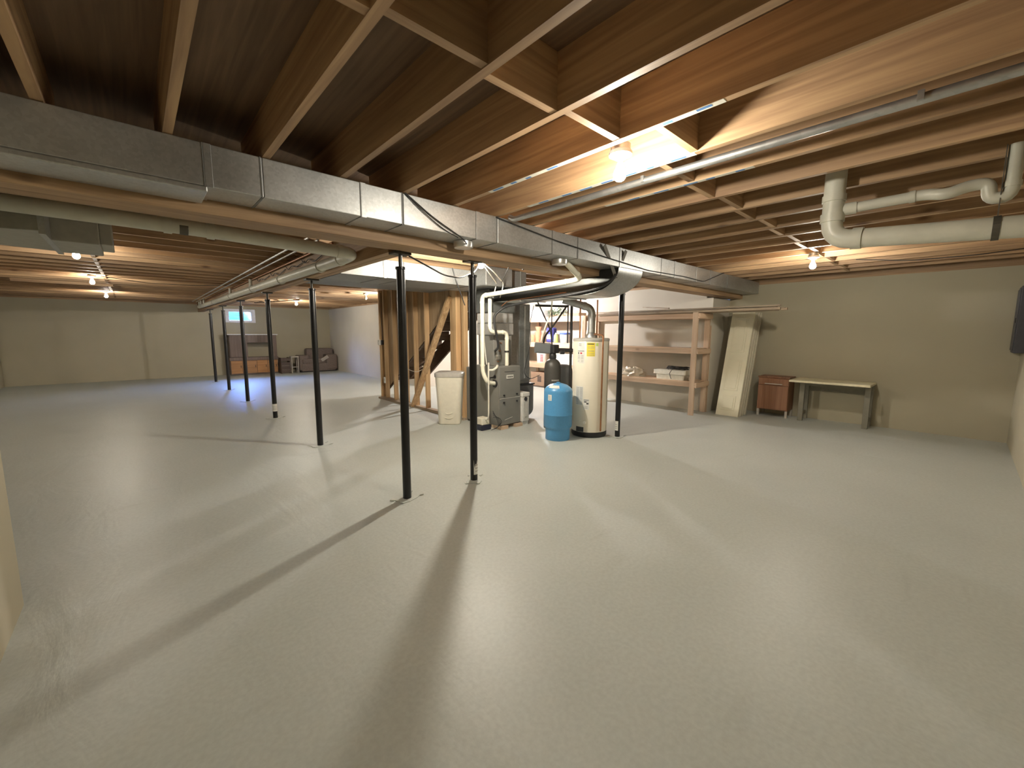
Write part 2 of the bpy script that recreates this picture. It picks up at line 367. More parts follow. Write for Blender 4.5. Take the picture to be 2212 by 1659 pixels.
# corrugated window well outside
ww = MB(); prof = []
for k in range(33):
    z = 1.45 + 0.028 * k; prof.append((14.62 + 0.018 * math.sin(k * PI / 2), z))
for k in range(32):
    (ya, za), (yb, zb) = prof[k], prof[k + 1]
    ww.add([(-0.1, ya, za), (2.2, ya, za), (2.2, yb, zb), (-0.1, yb, zb), (-0.1, ya + .02, za), (2.2, ya + .02, za), (2.2, yb + .02, zb), (-0.1, yb + .02, zb)],
           [(0, 1, 2, 3), (7, 6, 5, 4), (0, 4, 5, 1), (2, 6, 7, 3), (0, 3, 7, 4), (1, 5, 6, 2)])
ww.build('window_well', 'well', win)['label'] = 'corrugated metal window well outside the glass'
# sill plates and rim boards on top of the walls
def trim(i, x0, x1, y0, y1, ax):
    t = MB().box(x0, x1, y0, y1, ZW, ZJ).build('trim_%d' % i, 'joist_' + ax); struct(t, 'wooden sill plate along the top of a wall', 'trim'); t['group'] = 'sill plates'
    MB().box(x0 + (0.04 if ax == 'y' else 0), x1 - (0.04 if ax == 'y' else 0), y0 + (0.04 if ax == 'x' else 0), y1 - (0.04 if ax == 'x' else 0), ZJ, ZS).build('rim_board', 'joist_' + ax, t)
trim(1, -2.42, 7.1, -3.84, -3.70, 'x'); trim(2, 6.9, 7.04, -3.70, 0.06, 'y'); trim(3, 6.12, 6.26, 0.08, 2.75, 'y'); trim(4, 6.9, 7.04, 2.75, 6.5, 'y')
trim(5, 4.25, 7.1, 6.5, 6.64, 'x'); trim(6, 4.05, 4.19, 6.7, 13.75, 'y'); trim(7, -4.3, 4.25, 13.75, 13.89, 'x'); trim(8, -4.44, -4.3, 0.07, 13.75, 'y'); trim(9, -2.36, -2.22, -3.70, 0.07, 'y'); trim(10, -4.5, -2.36, -0.07, 0.07, 'x')

# ---------------------------------------------------------------- ceiling: subfloor, joists, blocking
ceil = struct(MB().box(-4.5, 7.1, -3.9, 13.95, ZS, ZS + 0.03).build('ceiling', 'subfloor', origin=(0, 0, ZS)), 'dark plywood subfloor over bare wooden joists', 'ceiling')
JX = [-1.905 + 0.4125 * k for k in range(-0, 21)]
front = []
for x in JX:
    j = MB().box(x, x + 0.038, -3.74, -0.03, ZJ, ZS).build('joist', 'joist_y', ceil); front.append(j)
for i, x in enumerate(JX[:-1]):
    y = -1.93 + (0.02 if i % 2 else -0.02)
    if i == 5: y = -2.15
    if i in (0, 3): pass
    MB().box(x + 0.038, x + 0.4125, y - 0.019, y + 0.019, ZJ + 0.004, ZS - 0.002).build('blocking', 'joist_x', ceil)
yy = 0.30; k = 0
while yy < 13.7:
    right_end = 6.16 if yy < 2.75 else (6.94 if yy < 6.5 else 4.1)
    MB().box(-4.34, 0.0, yy, yy + 0.038, ZJ, ZS).build('joist', 'joist_x', ceil)
    if 2.45 < yy < 5.7:
        MB().box(0.0, 2.39, yy + 0.04, yy + 0.078, ZJ, ZS).build('joist', 'joist_x', ceil)
        MB().box(3.22, right_end, yy + 0.04, yy + 0.078, ZJ, ZS).build('joist', 'joist_x', ceil)
    else:
        MB().box(0.0, right_end, yy + 0.04, yy + 0.078, ZJ, ZS).build('joist', 'joist_x', ceil)
    yy += 0.4125; k += 1
for i in range(0, 30):
    y = 0.30 + 0.4125 * i
    MB().box(-1.99, -1.952, y + 0.038, y + 0.4125, ZJ + 0.004, ZS - 0.002).build('blocking', 'joist_y', ceil)
# printed edge stamps on the three joists around the near lamp
for ji, (y0, y1) in ((5, (-2.45, -0.95)), (6, (-2.15, -0.9)), (7, (-2.3, -1.3))):
    x = JX[ji]
    MB().box(x + 0.002, x + 0.036, y0, y1, ZJ - 0.0012, ZJ + 0.001).build('edge_stamp', 'tape_white', front[ji])
    y = y0 + 0.05; bl = MB()
    while y < y1 - 0.12:
        l = random.uniform(0.04, 0.11); o = random.uniform(0.0, 0.012)
        bl.box(x + 0.005 + o, x + 0.022 + o, y, y + l, ZJ - 0.002, ZJ); y += l + random.uniform(0.05, 0.14)
    bl.build('blue_stamp', 'tape_blue', front[ji])
# ---------------------------------------------------------------- beams
b1 = thing('support_beam', 'long built-up wooden beam running beside the main duct', 'beam', (2.3, -0.15, 2.105), 'wooden beams')
MB().box(-2.218, 6.898, -0.28, -0.165, 2.105, ZJ).build('beam_ply', 'beam_x', b1, bevel=0.004)
MB().box(-2.218, 6.898, -0.162, -0.045, 2.108, ZJ).build('beam_ply', 'beam_x', b1, bevel=0.004)
MB().box(-2.218, 6.898, -0.042, 0.055, 2.125, ZJ).build('beam_ply', 'beam_x', b1, bevel=0.004)
MB().box(0.10, 0.70, 0.075, 0.12, 2.15, 2.24).build('ledger_strip', 'joist_x', b1)
b2 = thing('support_beam', 'wooden beam above the receding row of black posts', 'beam', (0, 6.9, 2.105), 'wooden beams')
MB().box(-0.075, -0.001, 0.058, 13.79, 2.105, ZJ).build('beam_ply', 'beam_y', b2, bevel=0.004)
MB().box(0.001, 0.075, 0.058, 13.79, 2.105, ZJ).build('beam_ply', 'beam_y', b2, bevel=0.004)

# ---------------------------------------------------------------- steel posts
def post(x, y, label, sticker=None, rot=0.3, top=2.105):
    t = thing('support_post', label, 'post', (x, y, 0), 'black steel support posts')
    MB().lathe([(0.036, 0.006), (0.036, 1.965), (0.043, 1.97), (0.043, 1.988), (0.034, 1.99)], x, y, 24).build('tube', 'post', t, True)
    MB().lathe([(0.015, 1.98), (0.015, top - 0.018)], x, y, 14).build('adjusting_screw', 'screw', t, True)
    MB().box(x - 0.075, x + 0.075, y - 0.055, y + 0.055, top - 0.02, top).build('top_plate', 'screw', t, bevel=0.003)
    c, s = math.cos(rot), math.sin(rot)
    p = MB()
    def L(a, b): return (x + a * c - b * s, y + a * s + b * c)
    pl = [L(-.10, -.055), L(-.05, -.075), L(.05, -.075), L(.10, -.055), L(.10, .055), L(.05, .075), L(-.05, .075), L(-.10, .055)]
    p.prism(pl, 'z', 0.0, 0.006)
    for a, b, a2, b2_ in ((-.10, -.055, -.125, -.03), (.10, -.055, .125, -.08), (.10, .055, .13, .06), (-.10, .055, -.12, .085)):
        A = L(a, b); B = L(a2, b2_); p.bar((A[0], A[1], 0.006), (B[0], B[1], 0.012), 0.02, 0.006)
    p.build('base_plate', 'floor', t)
    if sticker:
        z0, z1, a0, a1, torn = sticker
        m = MB(); n = 10; vs = []
        for i in range(n + 1):
            a = a0 + (a1 - a0) * i / n
            zt = z1 if not torn else z1 - torn * abs(math.sin(i * 1.9)) * (1 - i / n)
            vs += [(x + 0.0372 * math.cos(a), y + 0.0372 * math.sin(a), z0), (x + 0.0372 * math.cos(a), y + 0.0372 * math.sin(a), zt)]
        m.add(vs, [(2 * i, 2 * i + 2, 2 * i + 3, 2 * i + 1) for i in range(n)])
        st = m.build('paper_label', 'white_plastic', t, True)
        mm = MB()
        for q in range(3):
            zc = z0 + (z1 - z0) * (0.2 + 0.2 * q); vs = []
            for i in range(6):
                a = a0 + (a1 - a0) * (0.2 + 0.12 * i)
                vs += [(x + 0.0376 * math.cos(a), y + 0.0376 * math.sin(a), zc), (x + 0.0376 * math.cos(a), y + 0.0376 * math.sin(a), zc + 0.008)]
            mm.add(vs, [(2 * i, 2 * i + 2, 2 * i + 3, 2 * i + 1) for i in range(5)])
        mm.build('printed_lines', 'grey_ink', st)['kind'] = 'stuff'
    return t
SP = 2.3085
post(0, 0, 'black steel post nearest the camera, where the two beams meet', None, 0.35)
post(0.715, -0.03, 'black steel post with a torn white label, in front of the furnace', (0.065, 0.215, -PI * .72, -PI * .08, 0.10), 0.9, 2.12)
post(3.27, 0.0, 'black steel post just right of the water heater', (0.095, 0.23, PI * .7, PI * 1.25, 0), 0.2, 2.12)
names = ['black steel post second from the camera in the receding row', 'black steel post with a white label band, third in the receding row', 'black steel post fourth from the camera in the receding row',
         'black steel post fifth from the camera in the receding row', 'black steel post farthest away in the receding row']
for i, nm in enumerate(names):
    post(0, SP * (i + 1), nm, (0.12, 0.247, -PI * 1.1, PI * .1, 0) if i == 1 else None, 0.2 + 0.3 * i)

# ---------------------------------------------------------------- ceiling lamps
def lamp(x, y, zc, label, mat='bulb_on', zt=ZJ, side=0):
    """bare bulb in a porcelain holder; zc = bulb centre"""
    t = thing('ceiling_lamp', label, 'lamp', (x, y, zc), 'bare bulb lamps on the ceiling')
    zb = zc + 0.085
    MB().lathe([(0.050, zb + 0.028), (0.052, max(zt, zb + 0.06))], x, y, 16).build('junction_box', 'steel', t, True)
    MB().lathe([(0.020, zb - 0.012), (0.030, zb - 0.006), (0.036, zb + 0.002), (0.058, zb + 0.010), (0.060, zb + 0.022), (0.055, zb + 0.030)], x, y, 28).build('lamp_holder', 'porcelain', t, True)
    MB().lathe([(0.013, zb - 0.03), (0.0145, zb - 0.012), (0.0145, zb + 0.0)], x, y, 14).build('bulb_base', 'steel', t, True)
    prof = [(0.001, -0.033), (0.012, -0.031), (0.022, -0.025), (0.029, -0.015), (0.032, -0.002), (0.031, 0.010), (0.026, 0.024), (0.019, 0.038), (0.015, 0.05), (0.013, 0.058)]
    MB().lathe([(r, z) for r, z in prof], x, y, 20, zc).build('bulb', mat, t, True)
    return t
lamp(0.265, -1.905, 2.268, 'bare lit bulb in a white holder, nearest the camera', 'bulb_near')
lamp(4.27, -1.91, 2.24, 'bare lit bulb near the back wall above the desk', 'bulb_mid')
lamp(1.29, 0.57, 2.205, 'bare lit bulb in front of the furnace ducts', 'bulb_strong')
lamp(-2.07, 3.50, 2.28, 'bare lit bulb on the left, nearest of the row of three', 'bulb_soft')
lamp(-2.12, 6.84, 2.28, 'bare lit bulb on the left, middle one of the row of three', 'bulb_soft')
lamp(-2.08, 10.49, 2.28, 'bare lit bulb on the left, farthest of the row of three', 'bulb_soft')
lamp(1.94, 10.21, 2.28, 'bare lit bulb over the far seating area')
lamp(5.0, 4.05, 2.21, 'bright white bulb behind the furnace ducts, lighting the shelves', 'bulb_white')
lamp(2.78, 6.35, 2.21, 'bare lit bulb at the foot of the stairs')
lamp(2.52, 6.62, 2.27, 'small unlit round lamp near the foot of the stairs', 'bulb_off')

# ---------------------------------------------------------------- ductwork
def duct_x(t, xs, y0, y1, z0, z1, mat, cleat=True):
    for a, b in zip(xs[:-1], xs[1:]):
        MB().box(a + 0.001, b - 0.001, y0, y1, z0, z1).build('duct_section', mat, t, bevel=0.004)
    if cleat:
        for i, x in enumerate(xs[1:-1]):
            MB().box(x - 0.012, x - 0.006, y0 - 0.003, y1 + .001, z0 - 0.003, z1).build('seam_line', 'seam', t)
            if i % 2 == 0: MB().box(x - 0.006, x + 0.026, y0 - 0.004, y1 + .001, z0 - 0.004, z1).build('drive_cleat', mat, t, bevel=0.001)
md = thing('main_duct', 'long galvanized sheet metal duct along the wooden beam', 'duct', (2.3, -0.42, 2.18))
duct_x(md, [-2.215, -1.335, -1.084, -0.539, -0.254, 0.372, 0.584, 1.25, 1.62, 2.35, 3.273, 3.62, 4.263, 4.75, 5.4, 6.88], -0.55, -0.285, 2.18, 2.386, 'galv')
MB().box(-2.22, -1.335, -0.556, -0.30, 2.150, 2.179).build('bottom_flange', 'galv', md, bevel=0.006)
for a, b in ((0.26, 0.44), (1.42, 1.62)):
    MB().lathe([(0.075, 0.0), (0.08, 0.02), (0.08, 0.05)], (a + b) / 2, -0.40, 18, 2.128).build('take_off_collar', 'foil', md, True)
rd = thing('branch_duct', 'pale galvanized duct above the stud wall, behind the near posts', 'duct', (1.3, 1.95, 2.11))
duct_x(rd, [0.10, 0.62, 0.88, 1.90, 2.30, 2.82], 1.60, 2.30, 2.11, 2.325, 'galv_mid')
MB().box(0.10, 2.25, 2.30, 3.25, 2.15, 2.18).build('return_pan', 'galv_dull', rd)
ld = thing('side_duct', 'dull grey sheet metal duct fitting on the left ceiling', 'duct', (-3.0, 1.5, 2.09))
MB().box(-4.28, -2.55, 1.05, 1.65, 2.12, 2.34).build('duct_section', 'duct_grey', ld, bevel=0.006)
MB().prism([(-2.55, 1.05), (-2.05, 0.85), (-2.05, 1.78), (-2.55, 1.65)], 'z', 2.09, 2.33).build('duct_transition', 'duct_grey', ld, bevel=0.005)
MB().box(-2.05, -1.80, 1.10, 1.70, 2.075, 2.30).build('duct_section', 'duct_grey', ld, bevel=0.006)
MB().box(-1.80, -1.73, 1.18, 1.55, 2.09, 2.28).build('duct_collar', 'duct_grey', ld, bevel=0.006)
MB().box(-2.56, -2.53, 1.03, 1.68, 2.10, 2.345).build('drive_cleat', 'galv', ld)
MB().box(-2.065, -2.035, 0.84, 1.79, 2.07, 2.335).build('drive_cleat', 'galv', ld)
MB().bar((-2.9, 0.95, 2.24), (-2.25, 0.62, 2.31), 0.16, 0.12).build('take_off_branch', 'duct_grey', ld, bevel=0.01)
# return trunk: runs under the beam and turns up into the main duct
rt = thing('return_air_duct', 'low curved return duct passing under the beam to the furnace', 'duct', (2.6, 0.6, 1.9))
st_ = [(1.61, 1.915, 2.095), (-0.05, 1.905, 2.095)]
for k in range(1, 13):
    a = (PI / 2) * k / 12; y = -0.05 - 0.49 * math.sin(a); st_.append((y, 1.905 + 0.27 - 0.27 * math.cos(a), 2.095 if y > -0.284 else 2.176))
UA, UB = 2.35, 2.85
for x, nm in ((UA, 'side_sheet'), (UB - 0.004, 'side_sheet')):
    m = MB(); n = len(st_)
    for y, zl, zh in st_:
        m.v += [Vector((x, y, zl)), Vector((x, y, max(zh, zl + .001))), Vector((x + .004, y, zl)), Vector((x + .004, y, max(zh, zl + .001)))]
    for i in range(n - 1):
        a = 4 * i; b = a + 4; m.f += [(a, b, b + 1, a + 1), (a + 2, a + 3, b + 3, b + 2), (a, a + 2, b + 2, b), (a + 1, b + 1, b + 3, a + 3)]
    m.build(nm, 'galv_shaded', rt)
def skin(name, mat, stations, off=0.0):
    m = MB()
    for y, zl, zh in stations:
        m.v += [Vector((UA + .001, y, zl - off)), Vector((UB - .001, y, zl - off)), Vector((UB - .001, y, zl + .004)), Vector((UA + .001, y, zl + .004))]
    for i in range(len(stations) - 1):
        a = 4 * i; b = a + 4
        for q in range(4): m.f.append((a + q, a + (q + 1) % 4, b + (q + 1) % 4, b + q))
    return m.build(name, mat, rt, True)
skin('bottom_sheet', 'lit_metal', st_[:3]); skin('curved_heel', 'galv', st_[2:])
MB().box(UA + .004, UB - .004, -0.16, 1.61, 2.088, 2.094).build('top_sheet', 'galv_dull', rt)
for y in (0.28, 1.02): MB().box(UA - .004, UB + .002, y, y + 0.02, 1.898, 1.906).build('drive_cleat', 'seam', rt)
for a, b in (((2.36, -0.50, 2.07), (2.02, -0.575, 2.36)), ((2.36, -0.50, 2.07), (2.43, -0.575, 2.36))):
    MB().bar(a, b, 0.045, 0.006, (0, 1, 0.2)).build('hanger_strap', 'strap', rt)

# ---------------------------------------------------------------- furnace and its attachments
fu = thing('furnace', 'grey upright gas furnace with a pale badge on its upper door', 'furnace', (2.515, 1.70, 0.05))
MB().box(2.30, 2.73, 1.445, 1.99, 0.05, 0.955).build('casing', 'furnace', fu, bevel=0.008)
up = MB().box(2.305, 2.725, 1.425, 1.446, 0.475, 0.945).build('upper_door', 'furnace', fu, bevel=0.006)
lo = MB().box(2.305, 2.725, 1.425, 1.446, 0.06, 0.462).build('lower_door', 'furnace', fu, bevel=0.006)
MB().box(2.40, 2.60, 1.418, 1.426, 0.872, 0.878).build('pressed_groove', 'furnace_dark', up)
bd = MB().box(2.435, 2.575, 1.418, 1.426, 0.765, 0.822).build('badge', 'badge', up)
for i in range(5): MB().box(2.455 + i * 0.022, 2.470 + i * 0.022, 1.4165, 1.419, 0.782, 0.802)\
    .build('badge_letter', 'ink', fu)
for x in (2.385, 2.65):
    MB().tube([(x, 1.41, 0.515), (x, 1.427, 0.515)], 0.014, 12).build('door_latch', 'black_plastic', up, True)
    MB().tube([(x, 1.41, 0.405), (x, 1.427, 0.405)], 0.014, 12).build('door_latch', 'black_plastic', lo, True)
MB().box(2.305, 2.725, 1.421, 1.427, 0.464, 0.472).build('door_gap_trim', 'badge', fu)
MB().bar((2.40, 1.421, 0.135), (2.56, 1.421, 0.165), 0.004, 0.006).build('scratch_strip', 'badge', lo)
MB().tube([(2.29, 1.53, 0.795), (2.305, 1.53, 0.795)], 0.026, 14).build('rubber_grommet', 'black_plastic', fu, True)
MB().tube([(2.285, 1.53, 0.695), (2.305, 1.53, 0.695)], 0.056, 18).build('intake_collar', 'black_plastic', fu, True)
for nm, x in (('left', 2.30), ('right', 2.60)):
    tag(MB().box(x, x + 0.15, 1.39, 1.62, 0, 0.05).build('wood_block', 'lumber_x', bevel=0.004), 'pale wood block under the %s front foot of the furnace' % nm, 'wood block', 'wood blocks under the furnace')
# coil cabinet and plenum above the furnace
pl = thing('supply_plenum', 'foil wrapped coil cabinet and plenum standing on the furnace', 'duct', (2.5, 1.78, 0.955))
MB().box(2.33, 2.70, 1.60, 1.97, 0.957, 1.42).build('coil_cabinet', 'furnace', pl, bevel=0.006)
MB().box(2.31, 2.72, 1.58, 1.99, 1.42, 1.60).build('foil_band', 'foil', pl, bevel=0.01)
MB().box(2.31, 2.72, 1.59, 1.98, 1.602, 1.76).build('foil_band', 'foil', pl, bevel=0.01)
MB().box(2.27, 2.80, 1.62, 1.99, 1.762, 2.108).build('plenum_box', 'galv_dull', pl, bevel=0.01)
MB().box(2.36, 2.47, 1.594, 1.602, 1.05, 1.12).build('service_plate', 'galv', pl)
for z in (1.02, 1.18, 1.30):
    MB().tube([(2.40 + (z - 1) * .2, 1.60, z), (2.40 + (z - 1) * .2, 1.56, z)], 0.008, 8).build('line_stub', 'copper', pl, True)
tb = thing('transition_box', 'foil faced duct box above the cream vent pipe', 'duct', (2.3, 1.45, 2.11))
MB().box(1.93, 2.42, 1.28, 1.595, 2.10, 2.36).build('box_body', 'galv_mid', tb, bevel=0.01)
MB().box(2.43, 2.78, 1.36, 1.595, 2.12, 2.36).build('box_body', 'galv_mid', tb, bevel=0.01)
MB().box(2.655, 2.665, 1.352, 1.36, 2.12, 2.36).build('seam_line', 'seam', tb)
rdp = thing('return_drop', 'tall grey return air drop right of the furnace', 'duct', (3.18, 1.95, 0.6))
MB().box(3.06, 3.30, 1.80, 2.12, 0.60, 1.93).build('drop_duct', 'galv_dull', rdp, bevel=0.008)
MB().box(3.05, 3.31, 1.79, 2.13, 0.66, 0.69).build('drive_cleat', 'galv_dull', rdp)
MB().box(3.16, 3.19, 1.794, 1.80, 0.69, 1.90).build('corner_rib', 'galv', rdp)
rb = thing('return_boot', 'dark grey rounded return air boot on the floor by the furnace', 'duct', (3.15, 1.9, 0))
pf = [(2.74, 0.10)] + [(3.36 - 0.16 + 0.16 * math.sin(a), 0.16 - 0.12 * math.cos(a)) for a in [PI / 2 * k / 6 for k in range(7)]] + [(3.36, 0.575), (2.74, 0.575)]
MB().prism(pf, 'y', 1.76, 2.2).build('boot_body', 'furnace_dark', rb, bevel=0.006)
MB().box(2.98, 3.38, 1.75, 2.2, 0.577, 0.60).build('boot_lip', 'black_plastic', rb)
MB().box(2.80, 3.25, 1.85, 2.15, 0.0, 0.10).build('boot_foot', 'furnace_dark', rb)
ac = thing('air_cleaner', 'narrow white upright filter cabinet against the furnace side', 'filter cabinet', (2.82, 1.45, 0.06))
MB().box(2.745, 2.90, 1.40, 1.74, 0.06, 0.455).build('case', 'white_plastic', ac, bevel=0.008)
MB().box(2.74, 2.905, 1.39, 1.74, 0.457, 0.525).build('cap', 'white_plastic', ac, bevel=0.012)
MB().box(2.775, 2.87, 1.394, 1.401, 0.10, 0.38).build('front_recess', 'badge', ac)
MB().tube([(2.82, 1.389, 0.42), (2.82, 1.402, 0.42)], [0.03, 0.033], 20).build('oval_emblem', 'ink', ac, True)
MB().box(2.80, 2.85, 1.391, 1.395, 0.125, 0.135).build('small_print', 'grey_ink', ac)
MB().box(2.76, 2.89, 1.42, 1.70, 0.0, 0.06).build('foot', 'white_plastic', ac)
rc = thing('filter_cabinet', 'grey cabinet half hidden between the salt bin and the furnace', 'cabinet', (2.42, 2.25, 0))
MB().box(2.33, 2.62, 2.0, 2.30, 0.03, 0.90).build('case', 'furnace', rc, bevel=0.006)
MB().box(2.34, 2.60, 2.02, 2.29, 0.0, 0.03).build('plinth', 'black_plastic', rc)
cp = thing('condensate_pump', 'small cream condensate pump on a dark tray by the furnace', 'pump', (2.14, 1.62, 0))
MB().box(2.04, 2.22, 1.53, 1.72, 0, 0.075).build('reservoir', 'navy_plastic', cp, bevel=0.008)
MB().box(2.055, 2.205, 1.545, 1.705, 0.077, 0.185).build('motor_cover', 'cream_plastic', cp, bevel=0.012)

def pipe(name, pts, r, mat, label, cat='pipe', rad=0.08, fit=True, group=None, n=14):
    """a pipe run with coupling sleeves at its bends"""
    t = thing(name, label, cat, pts[0], group)
    MB().tube(rnd(pts, rad), r, n).build('pipe_run', mat, t, True)
    if fit:
        P = [Vector(p) for p in pts]
        for i in range(1, len(P) - 1):
            for q in (P[i - 1], P[i + 1]):
                d = (q - P[i]); l = d.length; d.normalize()
                if l > rad * 2.4:
                    a = P[i] + d * rad; MB().tube([a, a + d * (r * 0.9)], r * 1.14, n).build('coupling', mat, t, True)
    return t
pipe('vent_pipe', [(1.66, -0.36, 2.176), (2.06, -0.24, 2.06), (2.10, -0.10, 2.05), (2.10, 1.58, 1.985), (2.10, 1.58, 0.88), (2.14, 1.52, 0.72), (2.31, 1.53, 0.695)], 0.031, 'pvc_cream', 'cream plastic intake pipe running overhead and down to the furnace side')
pipe('vent_pipe', [(2.18, 1.50, 1.95), (2.18, 1.50, 1.465), (2.51, 1.50, 1.462), (2.51, 1.50, 0.958)], 0.029, 'pvc_cream', 'cream plastic exhaust pipe bending down to the furnace top')
MB().tube([(2.51, 1.50, 1.16), (2.51, 1.50, 1.185)], 0.037, 16).build('hose_clamp', 'iron', [o for o in bpy.data.objects if o.name.startswith('vent_pipe.')][0], True)
pipe('condensate_drain', [(2.125, 1.47, 1.02), (2.125, 1.47, 0.20), (2.13, 1.55, 0.15)], 0.012, 'pvc', 'thin white drain pipe standing beside the furnace', fit=False)
pipe('condensate_trap', [(2.32, 1.50, 0.965), (2.28, 1.47, 0.94), (2.20, 1.46, 0.905), (2.128, 1.47, 0.91)], 0.018, 'pvc', 'short white drain elbow at the furnace top corner', rad=0.03, fit=False)
pipe('refrigerant_line', [(2.33, -0.52, 2.10), (2.325, -0.461, 2.038), (2.325, -0.389, 1.998), (2.325, -0.243, 1.958), (2.325, 0.136, 1.919), (2.325, 0.523, 1.897), (2.325, 1.003, 1.862), (2.30, 1.30, 1.83), (2.18, 1.42, 1.70), (2.20, 1.40, 1.50), (2.28, 1.42, 1.25), (2.24, 1.45, 1.19), (2.36, 1.60, 1.185)], 0.017, 'cable', 'black insulated refrigerant line hooking down to the coil', fit=False)
pipe('copper_line', [(2.338, 0.2, 1.955), (2.338, 0.8, 1.93), (2.335, 1.28, 1.91), (2.30, 1.38, 1.84)], 0.006, 'copper', 'thin copper tube under the curved return duct', fit=False)
pipe('black_stub', [(2.29, 1.53, 0.795), (2.18, 1.50, 0.79)], 0.011, 'iron', 'short black stub pipe on the furnace side', fit=False)
for i, (x, y) in enumerate(((2.14, 1.30), (2.22, 1.24))):
    pipe('wire', [(1.32, 0.62, 2.27), (1.65 + .1 * i, 0.9, 2.22), (x, y, 2.14), (x, y + .08, 1.95)], 0.007, 'pvc', ['white wire', 'looped white wire'][i] + ' hanging beside the foil duct box', 'wire', fit=False, n=6)
for i, dx in enumerate((0.0, 0.035)):
    pipe('wire', [(2.165 + dx, 1.66, 1.95), (2.165 + dx, 1.66, 1.30), (2.175 + dx, 1.62, 0.98)], 0.008, ['iron', 'pvc'][i], ['dark', 'pale'][i] + ' thin line running down behind the cream pipe', 'wire', fit=False, n=6)
for i in range(4):
    pipe('wire', [(2.18, 1.44, 0.30 - .03 * i), (2.20 + .02 * i, 1.38, 0.20), (2.24 + .02 * i, 1.36, 0.06 + .02 * i), (2.16 + .03 * i, 1.46, 0.012)], 0.004, 'cable', 'thin black wire tangled at the foot of the furnace, ' + ['leftmost', 'second', 'third', 'rightmost'][i], 'wire', group='wires at the furnace foot', fit=False, n=5)

# ---------------------------------------------------------------- water heater, tanks
HX, HY = 3.10, 0.37
wh = thing('water_heater', 'tall cream water heater with a yellow sticker', 'water heater', (HX, HY, 0))
MB().lathe([(0.245, 0.075), (0.25, 0.08), (0.25, 1.34), (0.247, 1.345)], HX, HY, 48).build('tank_jacket', 'heater', wh, True)
MB().lathe([(0.255, 1.345), (0.257, 1.35), (0.257, 1.375), (0.24, 1.385), (0.02, 1.39)], HX, HY, 48).build('top_cap', 'grey_plastic', wh, True)
MB().lathe([(0.235, 0.0), (0.25, 0.02), (0.25, 0.074), (0.22, 0.078)], HX, HY, 48).build('base_ring', 'black_plastic', wh, True)
MB().lathe([(0.085, 1.388), (0.085, 1.41), (0.055, 1.455), (0.048, 1.47)], HX, HY, 24).build('draft_hood', 'steel', wh, True)
DC = math.atan2(-3.1956 - HY, -1.6673 - HX)        # direction of the camera seen from the heater
def decal(t, name, mat, cx, cy, r, a0, a1, z0, z1, n=8):
    vs = []
    for i in range(n + 1):
        a = a0 + (a1 - a0) * i / n; vs += [(cx + r * math.cos(a), cy + r * math.sin(a), z0), (cx + r * math.cos(a), cy + r * math.sin(a), z1)]
    return MB().add(vs, [(2 * i, 2 * i + 2, 2 * i + 3, 2 * i + 1) for i in range(n)]).build(name, mat, t, True)
ys = decal(wh, 'yellow_sticker', 'yellow', HX, HY, 0.2515, DC - 0.22, DC + 0.22, 1.14, 1.325)
decal(ys, 'sticker_heading', 'ink', HX, HY, 0.2525, DC - 0.19, DC + 0.17, 1.30, 1.312)
for z in (1.265, 1.245, 1.215, 1.205, 1.175, 1.155): decal(ys, 'sticker_line', 'grey_ink', HX, HY, 0.2525, DC - 0.16, DC + 0.18, z, z + 0.004)
decal(wh, 'round_green_stain', 'lime', HX, HY, 0.2512, DC + 0.28, DC + 0.40, 1.28, 1.32)
ws = decal(wh, 'warning_label', 'white_plastic', HX, HY, 0.2515, DC - 0.78, DC - 0.34, 1.04, 1.33)
for z, h in ((1.30, 0.012), (1.28, 0.010)): decal(ws, 'label_picture', 'grey_ink', HX, HY, 0.2525, DC - 0.70, DC - 0.54, z, z + h)
decal(ws, 'label_rule', 'ink', HX, HY, 0.2525, DC - 0.77, DC - 0.36, 1.205, 1.212)
decal(ws, 'label_picture', 'ink', HX, HY, 0.2525, DC - 0.74, DC - 0.68, 1.165, 1.195); decal(ws, 'label_picture', 'red_ink', HX, HY, 0.2525, DC - 0.60, DC - 0.48, 1.17, 1.19)
for z in (1.145, 1.13, 1.115, 1.10, 1.075, 1.06):
    decal(ws, 'label_line', 'grey_ink', HX, HY, 0.2525, DC - 0.76, DC - 0.62, z, z + 0.005); decal(ws, 'label_line', 'grey_ink', HX, HY, 0.2525, DC - 0.54, DC - 0.40, z, z + 0.005)
ns = decal(wh, 'notice_block', 'white_plastic', HX, HY, 0.2515, DC - 0.85, DC - 0.38, 0.46, 0.72)
for q in range(14): decal(ns, 'notice_line', 'grey_ink', HX, HY, 0.2525, DC - 0.82, DC - 0.62, 0.47 + q * 0.0175, 0.478 + q * 0.0175); decal(ns, 'notice_line', 'grey_ink', HX, HY, 0.2525, DC - 0.58, DC - 0.40, 0.47 + q * 0.0175, 0.478 + q * 0.0175)
hs = decal(wh, 'hazard_mark', 'white_plastic', HX, HY, 0.2515, DC - 0.34, DC - 0.02, 0.40, 0.545)
decal(hs, 'hazard_heading', 'ink', HX, HY, 0.2525, DC - 0.32, DC - 0.04, 0.53, 0.537); decal(hs, 'hazard_picture', 'ink', HX, HY, 0.2525, DC - 0.30, DC - 0.16, 0.50, 0.515); decal(hs, 'hazard_picture', 'ink', HX, HY, 0.2525, DC - 0.17, DC - 0.05, 0.475, 0.495)
for q in range(3): decal(hs, 'hazard_line', 'grey_ink', HX, HY, 0.2525, DC - 0.31, DC - 0.10, 0.415 + q * 0.016, 0.421 + q * 0.016)
decal(wh, 'burner_access_opening', 'ink', HX, HY, 0.2515, DC - 0.78, DC - 0.30, 0.082, 0.15)
bx_ = HX + 0.25 * math.cos(DC - 0.24); by_ = HY + 0.25 * math.sin(DC - 0.24)
